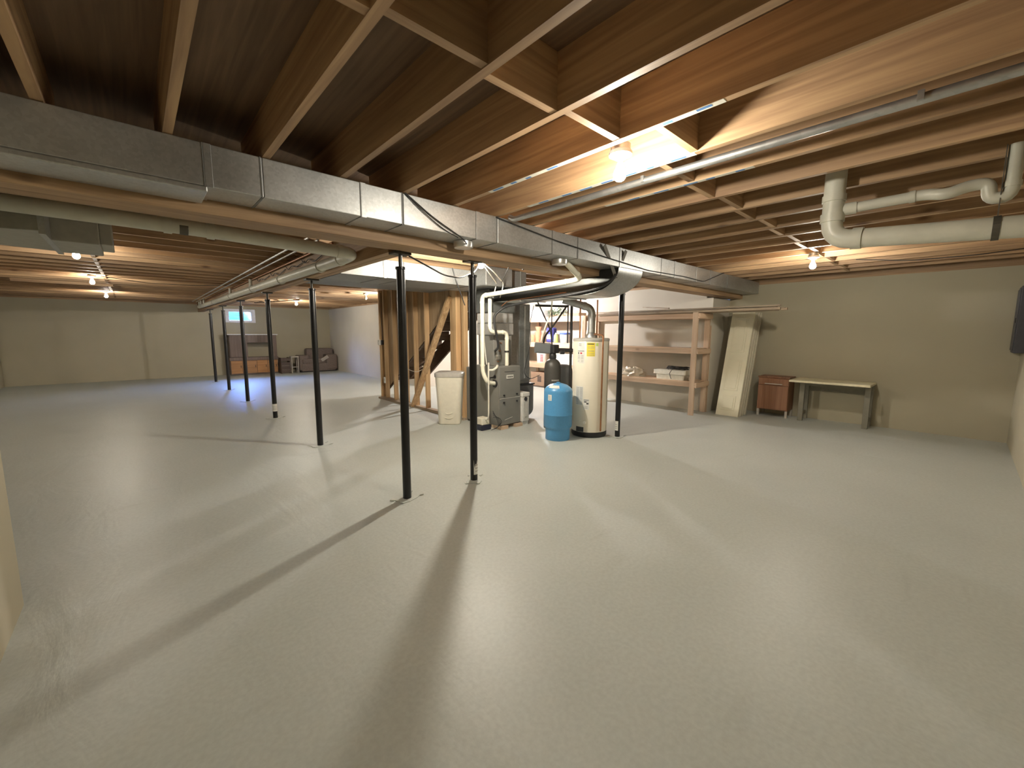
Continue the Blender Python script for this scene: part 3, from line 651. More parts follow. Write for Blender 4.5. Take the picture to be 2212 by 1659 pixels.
MB().tube([(bx_, by_, 0.22), (bx_ + 0.03 * math.cos(DC - .24), by_ + 0.03 * math.sin(DC - .24), 0.22)], 0.02, 14).build('drain_valve', 'porcelain', wh, True)
a = DC + 0.62; px, py = HX + 0.275 * math.cos(a), HY + 0.275 * math.sin(a)
MB().tube(rnd([(HX + 0.02 * math.cos(a), HY - .05, 1.44), (HX + 0.2 * math.cos(a), HY + 0.2 * math.sin(a), 1.43), (px, py, 1.425), (px, py, 0.10)], 0.04), 0.0115, 10).build('relief_pipe', 'copper', wh, True)
pipe('flue_pipe', [(HX, HY, 1.46), (HX + 0.0, HY, 1.80), (HX - 0.30, HY + 0.28, 1.915)], 0.05, 'steel', 'galvanized flue pipe rising from the water heater', rad=0.09, n=18)
pipe('copper_pipe', [(HX - 0.13, HY + 0.10, 1.385), (HX - 0.13, HY + 0.10, 1.92)], 0.011, 'copper', 'copper water pipe left of the flue', fit=False)
pipe('copper_pipe', [(HX + 0.10, HY - 0.02, 1.385), (HX + 0.10, HY - 0.02, 1.92)], 0.011, 'copper', 'copper water pipe right of the flue', fit=False)
BX, BY = 2.565, 0.50
bt = thing('pressure_tank', 'bright blue well pressure tank in front of the water heater', 'tank', (BX, BY, 0))
MB().lathe([(0.165, 0.0), (0.168, 0.005), (0.168, 0.135), (0.172, 0.16), (0.188, 0.175), (0.19, 0.18)], BX, BY, 40).build('skirt', 'blue_tank', bt, True)
MB().lathe([(0.19, 0.18), (0.195, 0.19), (0.195, 0.345), (0.198, 0.35), (0.195, 0.356), (0.195, 0.665), (0.188, 0.69), (0.165, 0.72), (0.12, 0.752), (0.06, 0.77), (0.035, 0.772)], BX, BY, 40).build('tank_body', 'blue_tank', bt, True)
MB().lathe([(0.03, 0.77), (0.03, 0.785), (0.015, 0.79)], BX, BY, 16).build('air_valve_cap', 'blue_tank', bt, True)
DB = math.atan2(-3.1956 - BY, -1.6673 - BX)
tg = decal(bt, 'paper_tag', 'white_plastic', BX, BY, 0.1965, DB - 0.75, DB - 0.45, 0.555, 0.635)
for q in range(3): decal(tg, 'tag_line', 'grey_ink', BX, BY, 0.1975, DB - 0.7, DB - 0.52, 0.57 + .018 * q, 0.576 + .018 * q)
sb = MB(); vs = []
for i in range(6):
    a = DB - 0.9 + 0.2 * i
    for r_, z_ in ((0.166, 0.7205), (0.121, 0.7535)): vs.append((BX + (r_ + .001) * math.cos(a), BY + (r_ + .001) * math.sin(a), z_ + 0.001))
sb.add(vs, [(2 * i, 2 * i + 2, 2 * i + 3, 2 * i + 1) for i in range(5)]).build('top_label', 'white_plastic', bt, True)
TX, TY = 3.02, 1.02
so = thing('water_softener', 'slim charcoal softener tank with a black valve head', 'softener', (TX, TY, 0))
MB().lathe([(0.125, 0.0), (0.125, 0.94), (0.115, 1.0), (0.085, 1.04), (0.045, 1.065)], TX, TY, 32).build('resin_tank', 'grey_tank', so, True)
MB().lathe([(0.05, 1.06), (0.055, 1.08), (0.055, 1.12), (0.045, 1.15)], TX, TY, 24).build('neck', 'black_plastic', so, True)
MB().box(TX - 0.07, TX + 0.06, TY - 0.08, TY + 0.08, 1.15, 1.28).build('valve_body', 'black_plastic', so, bevel=0.015)
MB().bar((TX - 0.02, TY + 0.02, 1.22), (TX - 0.20, TY + 0.20, 1.235), 0.13, 0.16).build('timer_housing', 'furnace_dark', so, bevel=0.02)
MB().tube([(TX + 0.05, TY - 0.03, 1.20), (TX + 0.28, TY - 0.18, 1.19)], 0.026, 12).build('bypass_pipe', 'black_plastic', so, True)
MB().tube([(TX + 0.10, TY - 0.06, 1.17), (TX + 0.15, TY - 0.10, 1.17)], 0.04, 12).build('bypass_knob', 'black_plastic', so, True)
DS = math.atan2(-3.1956 - TY, -1.6673 - TX)
decal(so, 'tank_label', 'grey_ink', TX, TY, 0.1262, DS - 0.1, DS + 0.9, 0.735, 0.755)
tag(MB().lathe([(0.17, 0.0), (0.175, 0.02), (0.175, 0.86), (0.16, 0.92), (0.10, 0.945), (0.03, 0.95)], 3.44, 1.20, 32).build('storage_tank', 'furnace_dark', smooth=True), 'wide dark grey tank behind the softener and water heater', 'tank')
sbx, sby = 2.03, 2.34
sn = thing('salt_bin', 'tall cream plastic salt bin with a grey rim', 'bin', (sbx, sby, 0))
def rrect(cx, cy, hx, hy, r, rot, n=6):
    out = []
    for qx, qy, a0 in ((1, 1, 0), (-1, 1, PI / 2), (-1, -1, PI), (1, -1, 3 * PI / 2)):
        for k in range(n + 1):
            a = a0 + PI / 2 * k / n; x = qx * (hx - r) + r * math.cos(a); y = qy * (hy - r) + r * math.sin(a)
            out.append((cx + x * math.cos(rot) - y * math.sin(rot), cy + x * math.sin(rot) + y * math.cos(rot)))
    return out
def loft(rings):
    m = MB(); n = len(rings[0][0]); vs = []; fs = []
    for ring, z in rings: vs += [(p[0], p[1], z) for p in ring]
    for i in range(len(rings) - 1):
        for j in range(n): fs.append((i * n + j, i * n + (j + 1) % n, (i + 1) * n + (j + 1) % n, (i + 1) * n + j))
    fs.append(tuple(range(n))[::-1]); fs.append(tuple(range((len(rings) - 1) * n, len(rings) * n)))
    return m.add(vs, fs)
ra = R(-42)
loft([(rrect(sbx, sby, .165, .15, .07, ra), 0.0), (rrect(sbx, sby, .175, .16, .07, ra), 0.01), (rrect(sbx, sby, .185, .17, .07, ra), 0.25), (rrect(sbx, sby, .205, .185, .075, ra), 0.60), (rrect(sbx, sby, .215, .195, .08, ra), 0.76)]).build('bin_body', 'cream_plastic', sn, True)
loft([(rrect(sbx, sby, .222, .202, .08, ra), 0.76), (rrect(sbx, sby, .226, .206, .08, ra), 0.77), (rrect(sbx, sby, .226, .206, .08, ra), 0.82), (rrect(sbx, sby, .20, .18, .07, ra), 0.835)]).build('rim_lid', 'grey_plastic', sn, True)
for z, w in ((0.19, 0.10), (0.12, 0.14)):
    d = Vector((math.cos(ra - PI / 2), math.sin(ra - PI / 2), 0)); l = Vector((-d.y, d.x, 0)); c0 = Vector((sbx, sby, z)) + d * 0.175
    MB().tube([c0 + l * (w * (k / 6 - .5)) + Vector((0, 0, -0.02 * math.cos((k / 6 - .5) * PI))) for k in range(7)], 0.004, 6).build('moulded_crease', 'cream_plastic', sn, True)
# plumbing behind the heater
pipe('iron_pipe', [(2.62, 1.0, 1.845), (3.28, 0.95, 1.86), (3.28, 0.95, 1.93)], 0.017, 'iron', 'black iron pipe running level above the softener', rad=0.03)
pipe('iron_pipe', [(3.30, 0.90, 0.0), (3.30, 0.90, 1.95)], 0.021, 'iron', 'upright black iron pipe left of the water heater', fit=False)
pipe('iron_pipe', [(3.24, 0.92, 1.30), (3.24, 0.92, 1.93)], 0.010, 'iron', 'thin upright dark pipe beside the thick iron pipe', fit=False)
pipe('drain_hose', [(3.22, 0.95, 1.84), (3.02, 1.0, 1.58), (2.86, 1.05, 1.40), (2.90, 1.10, 1.30)], 0.014, 'iron', 'dark hose slanting down to the softener head', fit=False)
pipe('drain_hose', [(2.66, 1.0, 1.89), (2.82, 1.02, 1.70), (2.96, 1.02, 1.50), (3.0, 1.02, 1.28)], 0.010, 'iron', 'dark hose slanting the other way to the softener valve', fit=False)
pipe('drain_hose', [(2.92, 0.96, 1.92), (2.90, 0.96, 1.75), (2.80, 1.0, 1.50), (2.80, 1.06, 1.33)], 0.011, 'pvc_cream', 'pale hose curving down to the softener', fit=False)
pipe('drain_hose', [(3.02, 1.06, 1.92), (3.03, 1.05, 1.28)], 0.009, 'iron', 'straight dark tube above the softener valve', fit=False)
pipe('power_cord', [(2.70, 1.12, 1.85), (2.62, 1.12, 1.60), (2.66, 1.14, 1.30), (2.60, 1.16, 1.05), (2.56, 1.18, 0.85), (2.66, 1.14, 0.76), (2.84, 1.12, 0.82)], 0.005, 'cable', 'thin black cord looping left of the softener', 'cord', fit=False, n=6)

# ---------------------------------------------------------------- drain pipes
pd = pipe('drain_pipe', [(-4.28, 0.80, 2.235), (-1.31, 0.668, 2.20), (-0.14, 0.61, 2.16), (-0.14, 0.82, 2.148), (-0.14, 12.6, 2.215)], 0.052, 'pvc_old', 'long white drain pipe turning along the row of posts', rad=0.10, n=18)
for y in (1.5, 3.1, 4.9, 7.0, 9.5):
    MB().tube([(-0.14, y, 2.135 + .0067 * y), (-0.14, y + .03, 2.135 + .0067 * y)], 0.060, 18).build('coupling', 'pvc_old', pd, True)
for y, h in ((5.06, .14), (7.07, .13), (11.4, .15), (12.05, .13), (12.5, .12)):
    MB().tube([(-0.14, y, 2.17), (-0.14, y, 2.17 + 0.006 * y + h)], 0.026, 12).build('branch_stub', 'pvc_old', pd, True)
MB().tube([(-1.345, 0.505, 2.105), (-1.345, 0.505, 2.10)], 0.01, 8)
sm = MB()
for k in range(16):
    a = PI * k / 15 + PI; sm.v.append(Vector((-1.37, 0.672 + .056 * math.cos(a), 2.201 + .056 * math.sin(a)))); sm.v.append(Vector((-1.32, 0.672 + .056 * math.cos(a), 2.201 + .056 * math.sin(a))))
sm.f = [(2 * i, 2 * i + 2, 2 * i + 3, 2 * i + 1) for i in range(15)]
sm.build('hanger_strap', 'strap', pd)
for i, (x, z) in enumerate(((-0.34, 2.365), (-0.25, 2.36), (-0.115, 2.345))):
    pipe('water_line', [(x, 1.2, z), (x + .02, 7.5, z), (x + 0.04, 12.5, z)], 0.011, 'steel' if i < 2 else 'copper', ['grey water line under the joists, leftmost of three', 'grey water line under the joists, middle of three', 'copper water line closest to the beam'][i], fit=False, n=8)
for i, y in enumerate((2.05, 2.75, 3.6, 4.5)):
    pipe('cable_loop', [(-0.085, y - .5, 2.30), (-0.10, y - .2, 2.24 + .02 * (i % 2)), (-0.095, y, 2.31), (-0.10, y + .15, 2.26), (-0.09, y + .3, 2.33)], 0.005, 'cable', ['first dark wire loop stapled to the beam above the drain pipe', 'second dark wire loop stapled to the beam above the drain pipe', 'third dark wire loop stapled to the beam above the drain pipe', 'last dark wire loop stapled to the beam above the drain pipe'][i], 'wire', fit=False, n=5)
# right-hand drain near the camera
pr_ = pipe('drain_pipe', [(1.72, -2.545, 2.55), (1.72, -2.545, 2.055), (1.74, -3.72, 1.975)], 0.057, 'pvc_old', 'large white drain pipe with an elbow near the right wall', rad=0.11, n=20)
MB().tube([(1.72, -2.545, 2.29), (1.72, -2.545, 2.33)], 0.064, 20).build('coupling', 'pvc_old', pr_, True)
sm = MB()
for k in range(20):
    a = 2 * PI * k / 19; c0 = Vector((1.735, -3.25, 2.007)); sm.v.append(c0 + Vector((.063 * math.cos(a), -0.014, .063 * math.sin(a)))); sm.v.append(c0 + Vector((.063 * math.cos(a), .014, .063 * math.sin(a))))
sm.f = [(2 * i, 2 * i + 2, 2 * i + 3, 2 * i + 1) for i in range(19)]
sm.build('hanger_strap', 'strap', pr_)
MB().bar((1.735, -3.25, 2.06), (1.735, -3.25, 2.42), 0.028, 0.004, (0, 1, 0)).build('hanger_strap', 'strap', pr_)
tr = pipe('trap_pipe', [(1.73, -2.585, 2.235), (1.74, -2.97, 2.245), (1.70, -3.05, 2.215), (1.74, -3.13, 2.25), (1.75, -3.205, 2.25), (1.75, -3.21, 2.165), (1.75, -3.285, 2.165), (1.75, -3.285, 2.42)], 0.030, 'pvc_old', 'smaller white pipe ending in a trap beside the large drain', rad=0.045, n=16)
MB().tube([(1.725, -2.60, 2.235), (1.735, -2.66, 2.237)], 0.037, 16).build('coupling', 'pvc_old', tr, True)
# grey conduit along a joist, and cables
gc = pipe('conduit', [(0.70, -3.70, 2.372), (0.70, -0.62, 2.372), (0.70, -0.57, 2.40)], 0.021, 'steel', 'grey steel pipe fixed along the joists behind the nearest bulb', fit=False, n=14, rad=0.03)
for y in (-3.0, -1.8): MB().box(0.672, 0.728, y, y + .02, 2.36, 2.396).build('pipe_clip', 'steel', gc)
pipe('cable', [(-0.24, -0.56, 2.385), (-0.03, -0.562, 2.265), (0.24, -0.562, 2.155), (0.40, -0.40, 2.14)], 0.0045, 'cable', 'black cable slanting across the duct face, upper one', 'cable', fit=False, n=6)
pipe('cable', [(-0.245, -0.56, 2.385), (-0.13, -0.562, 2.30), (0.05, -0.562, 2.20), (0.20, -0.54, 2.165)], 0.0035, 'cable', 'thin cable slanting across the duct face, lower one', 'cable', fit=False, n=6)
pipe('cable', [(0.56, -0.56, 2.375), (1.28, -0.562, 2.30), (2.08, -0.562, 2.247), (2.94, -0.562, 2.20), (3.9, -0.562, 2.215), (4.5, -0.562, 2.20), (5.2, -0.56, 2.39)], 0.005, 'cable', 'long black cable sagging along the duct front', 'cable', fit=False, n=6)
pipe('cable', [(0.10, 0.15, 2.14), (0.62, 0.30, 2.01), (0.85, 0.36, 2.01), (1.20, 0.55, 2.13), (1.28, 0.57, 2.30)], 0.008, 'cable', 'black cable sagging between the two near posts', 'cable', fit=False, n=8)
pipe('cable', [(1.60, 1.59, 2.33), (1.66, 1.57, 2.12), (1.82, 1.62, 1.84)], 0.007, 'cable', 'short dark cable hanging below the pale duct', 'cable', fit=False, n=6)
pipe('cable', [(1.35, -0.06, 2.10), (1.55, 0.35, 2.25), (1.8, 0.75, 2.15), (2.1, 1.15, 2.14)], 0.006, 'cable', 'dark cable crossing behind the lit bulb', 'cable', fit=False, n=6)
pipe('cable', [(5.2, -3.6, 2.34), (5.0, -3.2, 2.29), (4.9, -2.7, 2.28), (4.95, -2.2, 2.36)], 0.005, 'cable', 'dark cable drooping under the joists near the right wall', 'cable', fit=False, n=6)
pipe('cable', [(-2.0, 6.6, 2.37), (-1.4, 6.9, 2.33), (-0.7, 7.0, 2.35), (-0.2, 6.8, 2.38)], 0.006, 'cable', 'dark cable under the far left joists', 'cable', fit=False, n=6)
tag(MB().bar((-3.2, 8.2, 2.36), (-1.9, 8.25, 2.36), 0.05, 0.05).build('ceiling_batten', 'joist_x'), 'loose wooden batten under the far left joists', 'batten')

# ---------------------------------------------------------------- stair wall and staircase
sw = thing('wall_stair', 'open stud wall with tan boards along the stairs', 'wall', (2.35, 4.0, 0)); sw['kind'] = 'structure'
for v in (5.46, 5.24, 4.84, 4.36, 3.96, 3.55):
    MB().box(2.30, 2.39, v - 0.019, v + 0.019, 0.04, 2.35).build('stud', 'stud', sw, bevel=0.002)
MB().box(2.29, 2.39, 2.62, 2.70, 0.04, 2.35).build('stud', 'stud', sw, bevel=0.002)
MB().box(2.27, 2.39, 2.50, 2.618, 0.04, 2.35).build('stud', 'stud', sw, bevel=0.002)
MB().box(2.31, 2.39, 2.33, 2.40, 0.04, 2.35).build('stud', 'stud', sw, bevel=0.002)
MB().box(2.30, 2.39, 2.33, 5.48, 2.35, 2.39).build('top_plate', 'lumber_y', sw)
MB().box(2.24, 2.40, 4.25, 5.49, 0.0, 0.04).build('bottom_plate', 'old_lumber', sw)
MB().box(2.28, 2.39, 2.33, 4.249, 0.0, 0.04).build('bottom_plate', 'old_lumber', sw)
MB().bar((2.275, 3.99, 0.02), (2.275, 2.66, 2.06), 0.045, 0.11, (1, 0, 0)).build('diagonal_brace', 'stud', sw, bevel=0.003)
zb = lambda v: 1.03 + 0.67 * (4.14 - v)
for a, b in ((5.50, 4.86), (4.858, 3.64), (3.638, 2.42)):
    MB().prism([(a, max(0.04, zb(a))), (a, 2.39), (b, 2.39), (b, min(2.38, zb(b)))], 'x', 2.392, 2.404).build('wall_board', 'panel', sw)
sc = thing('staircase', 'dark wooden staircase seen from below behind the studs', 'stairs', (2.82, 4.2, 0))
for x in (2.41, 3.16):
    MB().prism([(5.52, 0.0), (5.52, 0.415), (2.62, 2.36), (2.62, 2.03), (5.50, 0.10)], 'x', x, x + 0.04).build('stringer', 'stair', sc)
for i in range(2, 12):
    z = 0.19 * (i + 1); v = 6.02 - 0.283 * i
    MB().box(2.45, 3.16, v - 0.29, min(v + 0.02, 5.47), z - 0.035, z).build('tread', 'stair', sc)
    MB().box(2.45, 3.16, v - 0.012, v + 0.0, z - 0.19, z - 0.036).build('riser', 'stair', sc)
sx = thing('light_switch', 'white switch box on the end stud of the stair wall', 'switch', (2.285, 5.44, 1.19))
MB().box(2.262, 2.298, 5.40, 5.475, 1.18, 1.30).build('switch_plate', 'white_plastic', sx, bevel=0.004)
MB().box(2.256, 2.263, 5.43, 5.45, 1.225, 1.255).build('toggle', 'white_plastic', sx)
MB().box(2.30, 2.35, 5.36, 5.44, 1.19, 1.29).build('device_box', 'iron', sx)
ox = thing('wall_outlet', 'small white outlet low on the stair wall studs', 'outlet', (2.29, 5.265, 0.37))
MB().box(2.285, 2.299, 5.225, 5.295, 0.36, 0.49).build('outlet_plate', 'white_plastic', ox, bevel=0.003)
MB().box(2.281, 2.286, 5.245, 5.275, 0.40, 0.45).build('socket_face', 'grey_plastic', ox)
pipe('stud_cable', [(2.33, 5.40, 2.30), (2.32, 5.38, 1.7), (2.30, 5.32, 1.45), (2.33, 5.37, 1.30)], 0.006, 'cable', 'dark cable running down to the switch box', 'cable', fit=False, n=6)
pipe('stud_wire', [(2.295, 4.4, 0.78), (2.28, 4.1, 0.72), (2.285, 3.85, 0.70), (2.295, 3.6, 0.78)], 0.005, 'pvc', 'thin pale wire strung across the studs', 'wire', fit=False, n=6)

# ---------------------------------------------------------------- storage shelf (lumber) on the right
ss = thing('storage_shelf', 'open storage shelf of pale two-by-fours along the alcove wall', 'shelf', (5.85, 1.3, 0), 'pale lumber shelves')
for y in (0.0, 2.42):
    MB().box(5.56, 5.60, y - 0.045, y + 0.045, 0, 1.82).build('post', 'lumber_z', ss, bevel=0.003)
    MB().box(6.05, 6.09, y - 0.045, y + 0.045, 0, 1.82).build('post', 'lumber_z', ss, bevel=0.003)
for zt in (0.60, 1.195, 1.815):
    MB().box(5.602, 5.64, -0.02, 2.46, zt - 0.10, zt - 0.012).build('front_rail', 'lumber_y', ss, bevel=0.003)
    MB().box(6.01, 6.048, -0.02, 2.46, zt - 0.10, zt - 0.012).build('back_rail', 'lumber_y', ss, bevel=0.003)
    MB().box(5.56, 6.09, -0.085, -0.047, zt - 0.10, zt - 0.012).build('end_rail', 'lumber_x', ss, bevel=0.003)
    if zt < 1.8: MB().box(5.602, 6.048, -0.02, 2.46, zt - 0.012, zt).build('shelf_board', 'lumber_y', ss)
MB().box(6.10, 6.119, -0.058, 0.02, 0, 1.60).build('corner_strip', 'lumber_z', ss)
tr_ = random.Random(3)
for i in range(7):
    y0 = -1.22 + tr_.uniform(-.08, .12); y1 = 2.3 + tr_.uniform(-.3, .3)
    x = 5.62 + 0.062 * i; z = 1.817 + 0.004
    h = 0.034 + 0.010 * (i % 3)
    lb = ['grey weathered board', 'thin dark moulding strip', 'old brown batten', 'pale rough strip', 'narrow stained board', 'old door casing strip', 'long weathered lath'][i]
    tag(MB().box(x, x + 0.05, y0, y1, z, z + h).build('lumber_board', 'old_lumber', bevel=0.002), lb + ' lying on top of the lumber shelf, %s from the front' % ['first', 'second', 'third', 'fourth', 'fifth', 'sixth', 'seventh'][i], 'board', 'boards on the lumber shelf')
for i in range(4):
    x = 5.66 + 0.1 * i; y0 = -1.25 + .05 * i; a = 1.817 + 0.070 + .006 * i
    tag(MB().bar((x, y0, a), (x + 0.03, 1.6 + .3 * i, a), 0.06, 0.018).build('lumber_board', 'old_lumber', bevel=0.002), ['loose thin strip laid over the stacked boards, front one', 'loose thin strip laid over the stacked boards, second one', 'loose thin strip laid over the stacked boards, third one', 'loose thin strip laid over the stacked boards, back one'][i], 'board', 'boards on the lumber shelf')
tag(MB().bar((5.68, 0.55, 1.915), (5.80, 1.15, 1.965), 0.03, 0.02).build('branch_stick', 'old_lumber'), 'short crooked stick lying on the boards', 'stick')
# crumpled bag
bm_ = MB(); n1, n2 = 14, 8; vs = []; fs = []; rr = random.Random(5)
for i in range(n2 + 1):
    t = i / n2
    for j in range(n1):
        a = 2 * PI * j / n1; w = (1 - t ** 2.2) * (1 + rr.uniform(-.24, .2))
        vs.append((5.78 + 0.17 * w * math.cos(a), 1.30 + 0.26 * w * math.sin(a), 0.602 + 0.18 * math.sin(t * PI / 2) * (1 + rr.uniform(-.25, .12) * (t > .1))))
for i in range(n2):
    for j in range(n1): fs.append((i * n1 + j, i * n1 + (j + 1) % n1, (i + 1) * n1 + (j + 1) % n1, (i + 1) * n1 + j))
fs.append(tuple(range(n1))[::-1])
bag = thing('plastic_bag', 'crumpled pale plastic bag on the low shelf', 'bag', (5.78, 1.3, 0.602))
bm_.add(vs, fs).build('bag_body', 'bag', bag)
MB().bar((5.72, 1.50, 0.63), (5.70, 1.62, 0.615), 0.06, 0.03).build('bag_neck', 'bag', bag, bevel=0.01)
tub = thing('plastic_tub', 'white lidded plastic tub with cords piled on it', 'tub', (5.80, 0.46, 0.602))
loft([(rrect(5.80, 0.46, .155, .265, .03, 0), 0.602), (rrect(5.80, 0.46, .16, .27, .03, 0), 0.70)]).build('tub_body', 'foam', tub, True)
loft([(rrect(5.80, 0.46, .19, .31, .03, 0), 0.70), (rrect(5.80, 0.46, .19, .31, .03, 0), 0.78)]).build('tub_lid', 'foam', tub, True)
pts = []
for k in range(60):
    a = k * 0.62; pts.append((5.76 + (0.07 + .004 * (k % 9)) * math.cos(a), 0.36 + (0.16 + .01 * (k % 7)) * math.sin(a), 0.79 + 0.0009 * k + 0.008 * math.sin(k * 1.7)))
pts += [(5.62, 0.40, 0.80), (5.595, 0.44, 0.72), (5.59, 0.40, 0.62)]
tag(MB().tube(pts, 0.006, 6).build('cord_coil', 'cable', smooth=True), 'tangled black cord coiled on the white tub', 'cord')
tag(MB().lathe([(0.05, 0), (0.055, .01), (0.055, .05), (0.02, .09), (0.02, .12)], 5.74, 0.09, 14, 0.602).build('spray_bottle', 'foam', smooth=True), 'small pale bottle behind the shelf post', 'bottle')

# ---------------------------------------------------------------- utility shelf behind the softener
us = thing('utility_shelf', 'lumber shelf with pots and buckets behind the softener', 'shelf', (6.55, 4.4, 0), 'pale lumber shelves')
for y in (3.0, 5.05, 6.3):
    MB().box(6.26, 6.30, y - 0.045, y + 0.045, 0, 1.87).build('post', 'lumber_z', us, bevel=0.003)
    MB().box(6.84, 6.88, y - 0.045, y + 0.045, 0, 1.87).build('post', 'lumber_z', us, bevel=0.003)
for zt in (0.66, 1.21, 1.87):
    MB().box(6.302, 6.34, 2.95, 6.35, zt - 0.13, zt - 0.012).build('front_rail', 'lumber_y', us, bevel=0.003)
    MB().box(6.302, 6.84, 2.95, 6.35, zt - 0.012, zt).build('shelf_board', 'lumber_y', us)
UX = 6.46
def pot(y, z, r, h, label):
    t = thing('clay_pot', label, 'pot', (UX, y, z), 'clay pots on the utility shelf')
    MB().lathe([(r * .7, 0), (r * .95, h * .75)], UX, y, 20, z).build('pot_body', 'terracotta', t, True)
    MB().lathe([(r, h * .75), (r * 1.03, h), (r * .85, h)], UX, y, 20, z).build('pot_rim', 'terracotta', t, True)
pot(4.84, 1.212, 0.075, 0.20, 'small terracotta pot at the left end of the shelf'); pot(4.66, 1.212, 0.09, 0.28, 'taller terracotta pot beside the small one')
pot(4.64, 1.495, 0.085, 0.13, 'terracotta pot stacked on the taller pot')
bg = thing('blue_bag', 'dark blue and white bag on the middle shelf', 'bag', (UX, 4.15, 1.212))
MB().box(UX - 0.08, UX + 0.10, 4.06, 4.30, 1.212, 1.60).build('bag_body', 'bag_blue', bg, bevel=0.04)
MB().box(UX - 0.086, UX - 0.078, 4.10, 4.26, 1.30, 1.42).build('white_print', 'white_plastic', bg)
lb_ = thing('lime_bottle', 'lime green bottle on the middle shelf', 'bottle', (UX, 3.98, 1.212))
MB().lathe([(0.055, 0), (0.058, .02), (0.055, .17), (0.03, .22)], UX - .05, 3.97, 20, 1.212).build('bottle_body', 'lime', lb_, True)
MB().lathe([(0.022, .22), (0.022, .25)], UX - .05, 3.97, 14, 1.212).build('bottle_cap', 'white_plastic', lb_, True)
tb2 = thing('lidded_tub', 'cloudy plastic tub with a blue lid on the middle shelf', 'tub', (UX, 3.70, 1.212))
MB().lathe([(0.12, 0), (0.14, .21)], UX, 3.70, 24, 1.212).build('tub_body', 'clear', tb2, True)
MB().lathe([(0.147, .21), (0.15, .215), (0.15, .25), (0.13, .255)], UX, 3.70, 24, 1.212).build('tub_lid', 'lid_blue', tb2, True)
bk = thing('white_bucket', 'white bucket with red lettering on the low shelf', 'bucket', (UX, 4.50, 0.662))
MB().lathe([(0.13, 0), (0.15, .27)], UX, 4.50, 28, 0.662).build('bucket_body', 'white_plastic', bk, True)
MB().lathe([(0.158, .27), (0.16, .28), (0.16, .32), (0.14, .325)], UX, 4.50, 28, 0.662).build('bucket_lid', 'white_plastic', bk, True)
DK = math.atan2(-3.1956 - 4.50, -1.6673 - UX)
lbk = None
for q in range(4):
    for s in range(3):
        decal(bk, 'red_letter', 'red_ink', UX, 4.50, 0.1475, DK - 0.32 + s * 0.17, DK - 0.20 + s * 0.17, 0.70 + q * 0.05, 0.735 + q * 0.05, 3)
wb = thing('white_cooler', 'long white box on the low shelf behind the softener', 'box', (UX, 3.55, 0.662))
MB().box(UX - 0.13, UX + 0.18, 3.2, 4.02, 0.662, 0.86).build('box_body', 'white_plastic', wb, bevel=0.01)
MB().box(UX - 0.14, UX + 0.19, 3.19, 4.03, 0.862, 0.93).build('box_lid', 'white_plastic', wb, bevel=0.01)
tt = thing('clear_tote', 'cloudy clear storage tote on the top shelf', 'tote', (UX, 4.6, 1.872))
loft([(rrect(UX, 4.62, .14, .22, .03, 0), 1.872), (rrect(UX, 4.62, .16, .25, .03, 0), 2.05)]).build('tote_body', 'clear', tt, True)
loft([(rrect(UX, 4.62, .17, .26, .03, 0), 2.05), (rrect(UX, 4.62, .17, .26, .03, 0), 2.075)]).build('tote_lid', 'white_plastic', tt, True)
tree = thing('artificial_greenery', 'dark green artificial greenery lying on the top shelf', 'greenery', (UX, 3.95, 1.872))
gr = random.Random(9); gm = MB()
for k in range(420):
    a = gr.uniform(0, 2 * PI); rr_ = gr.random() ** .5; x = UX + 0.14 * rr_ * math.cos(a); y = 3.96 + 0.34 * rr_ * math.sin(a); z = 1.90 + gr.uniform(0, .28) * (1 - rr_ * .6)
    d = Vector((gr.uniform(-1, 1), gr.uniform(-1, 1), gr.uniform(-.5, 1))).normalized() * gr.uniform(.05, .1); p = Vector((x, y, z)); s = d.cross(Vector((0.3, 0.2, 1))).normalized() * .007
    if (p + d).z < 1.88: d.z = abs(d.z)
    gm.add([p - s, p + s, p + d], [(0, 1, 2)])
g1 = gm.build('needles', 'green', tree); g1['kind'] = 'stuff'
MB().tube([(UX, 3.66, 1.89), (UX + .02, 3.95, 1.92), (UX, 4.26, 1.90)], 0.018, 8).build('branch', 'old_lumber', tree, True)
tag(MB().box(UX - .1, UX + .2, 3.2, 3.6, 1.872, 1.95).build('flat_carton', 'carton', bevel=0.004), 'flat brown carton at the right end of the top shelf', 'carton')
cb = thing('carton', 'brown cardboard carton on the floor under the low shelf', 'carton', (6.55, 4.45, 0.09))
MB().box(6.35, 6.75, 4.12, 4.82, 0.03, 0.40).build('carton_body', 'carton', cb, bevel=0.006)
MB().box(6.34, 6.76, 4.10, 4.84, 0.0, 0.03).build('carton_base', 'crate', cb)
MB().box(6.348, 6.352, 4.42, 4.56, 0.14, 0.30).build('dark_print', 'crate', cb)
tag(MB().box(6.38, 6.70, 5.3, 5.9, 1.212, 1.52).build('white_carton', 'white_plastic', bevel=0.006), 'white carton seen through the stairs on the middle shelf', 'carton')
tag(MB().box(6.38, 6.70, 5.25, 5.85, 0.662, 0.98).build('white_carton', 'white_plastic', bevel=0.006), 'white carton seen through the stairs on the low shelf', 'carton')

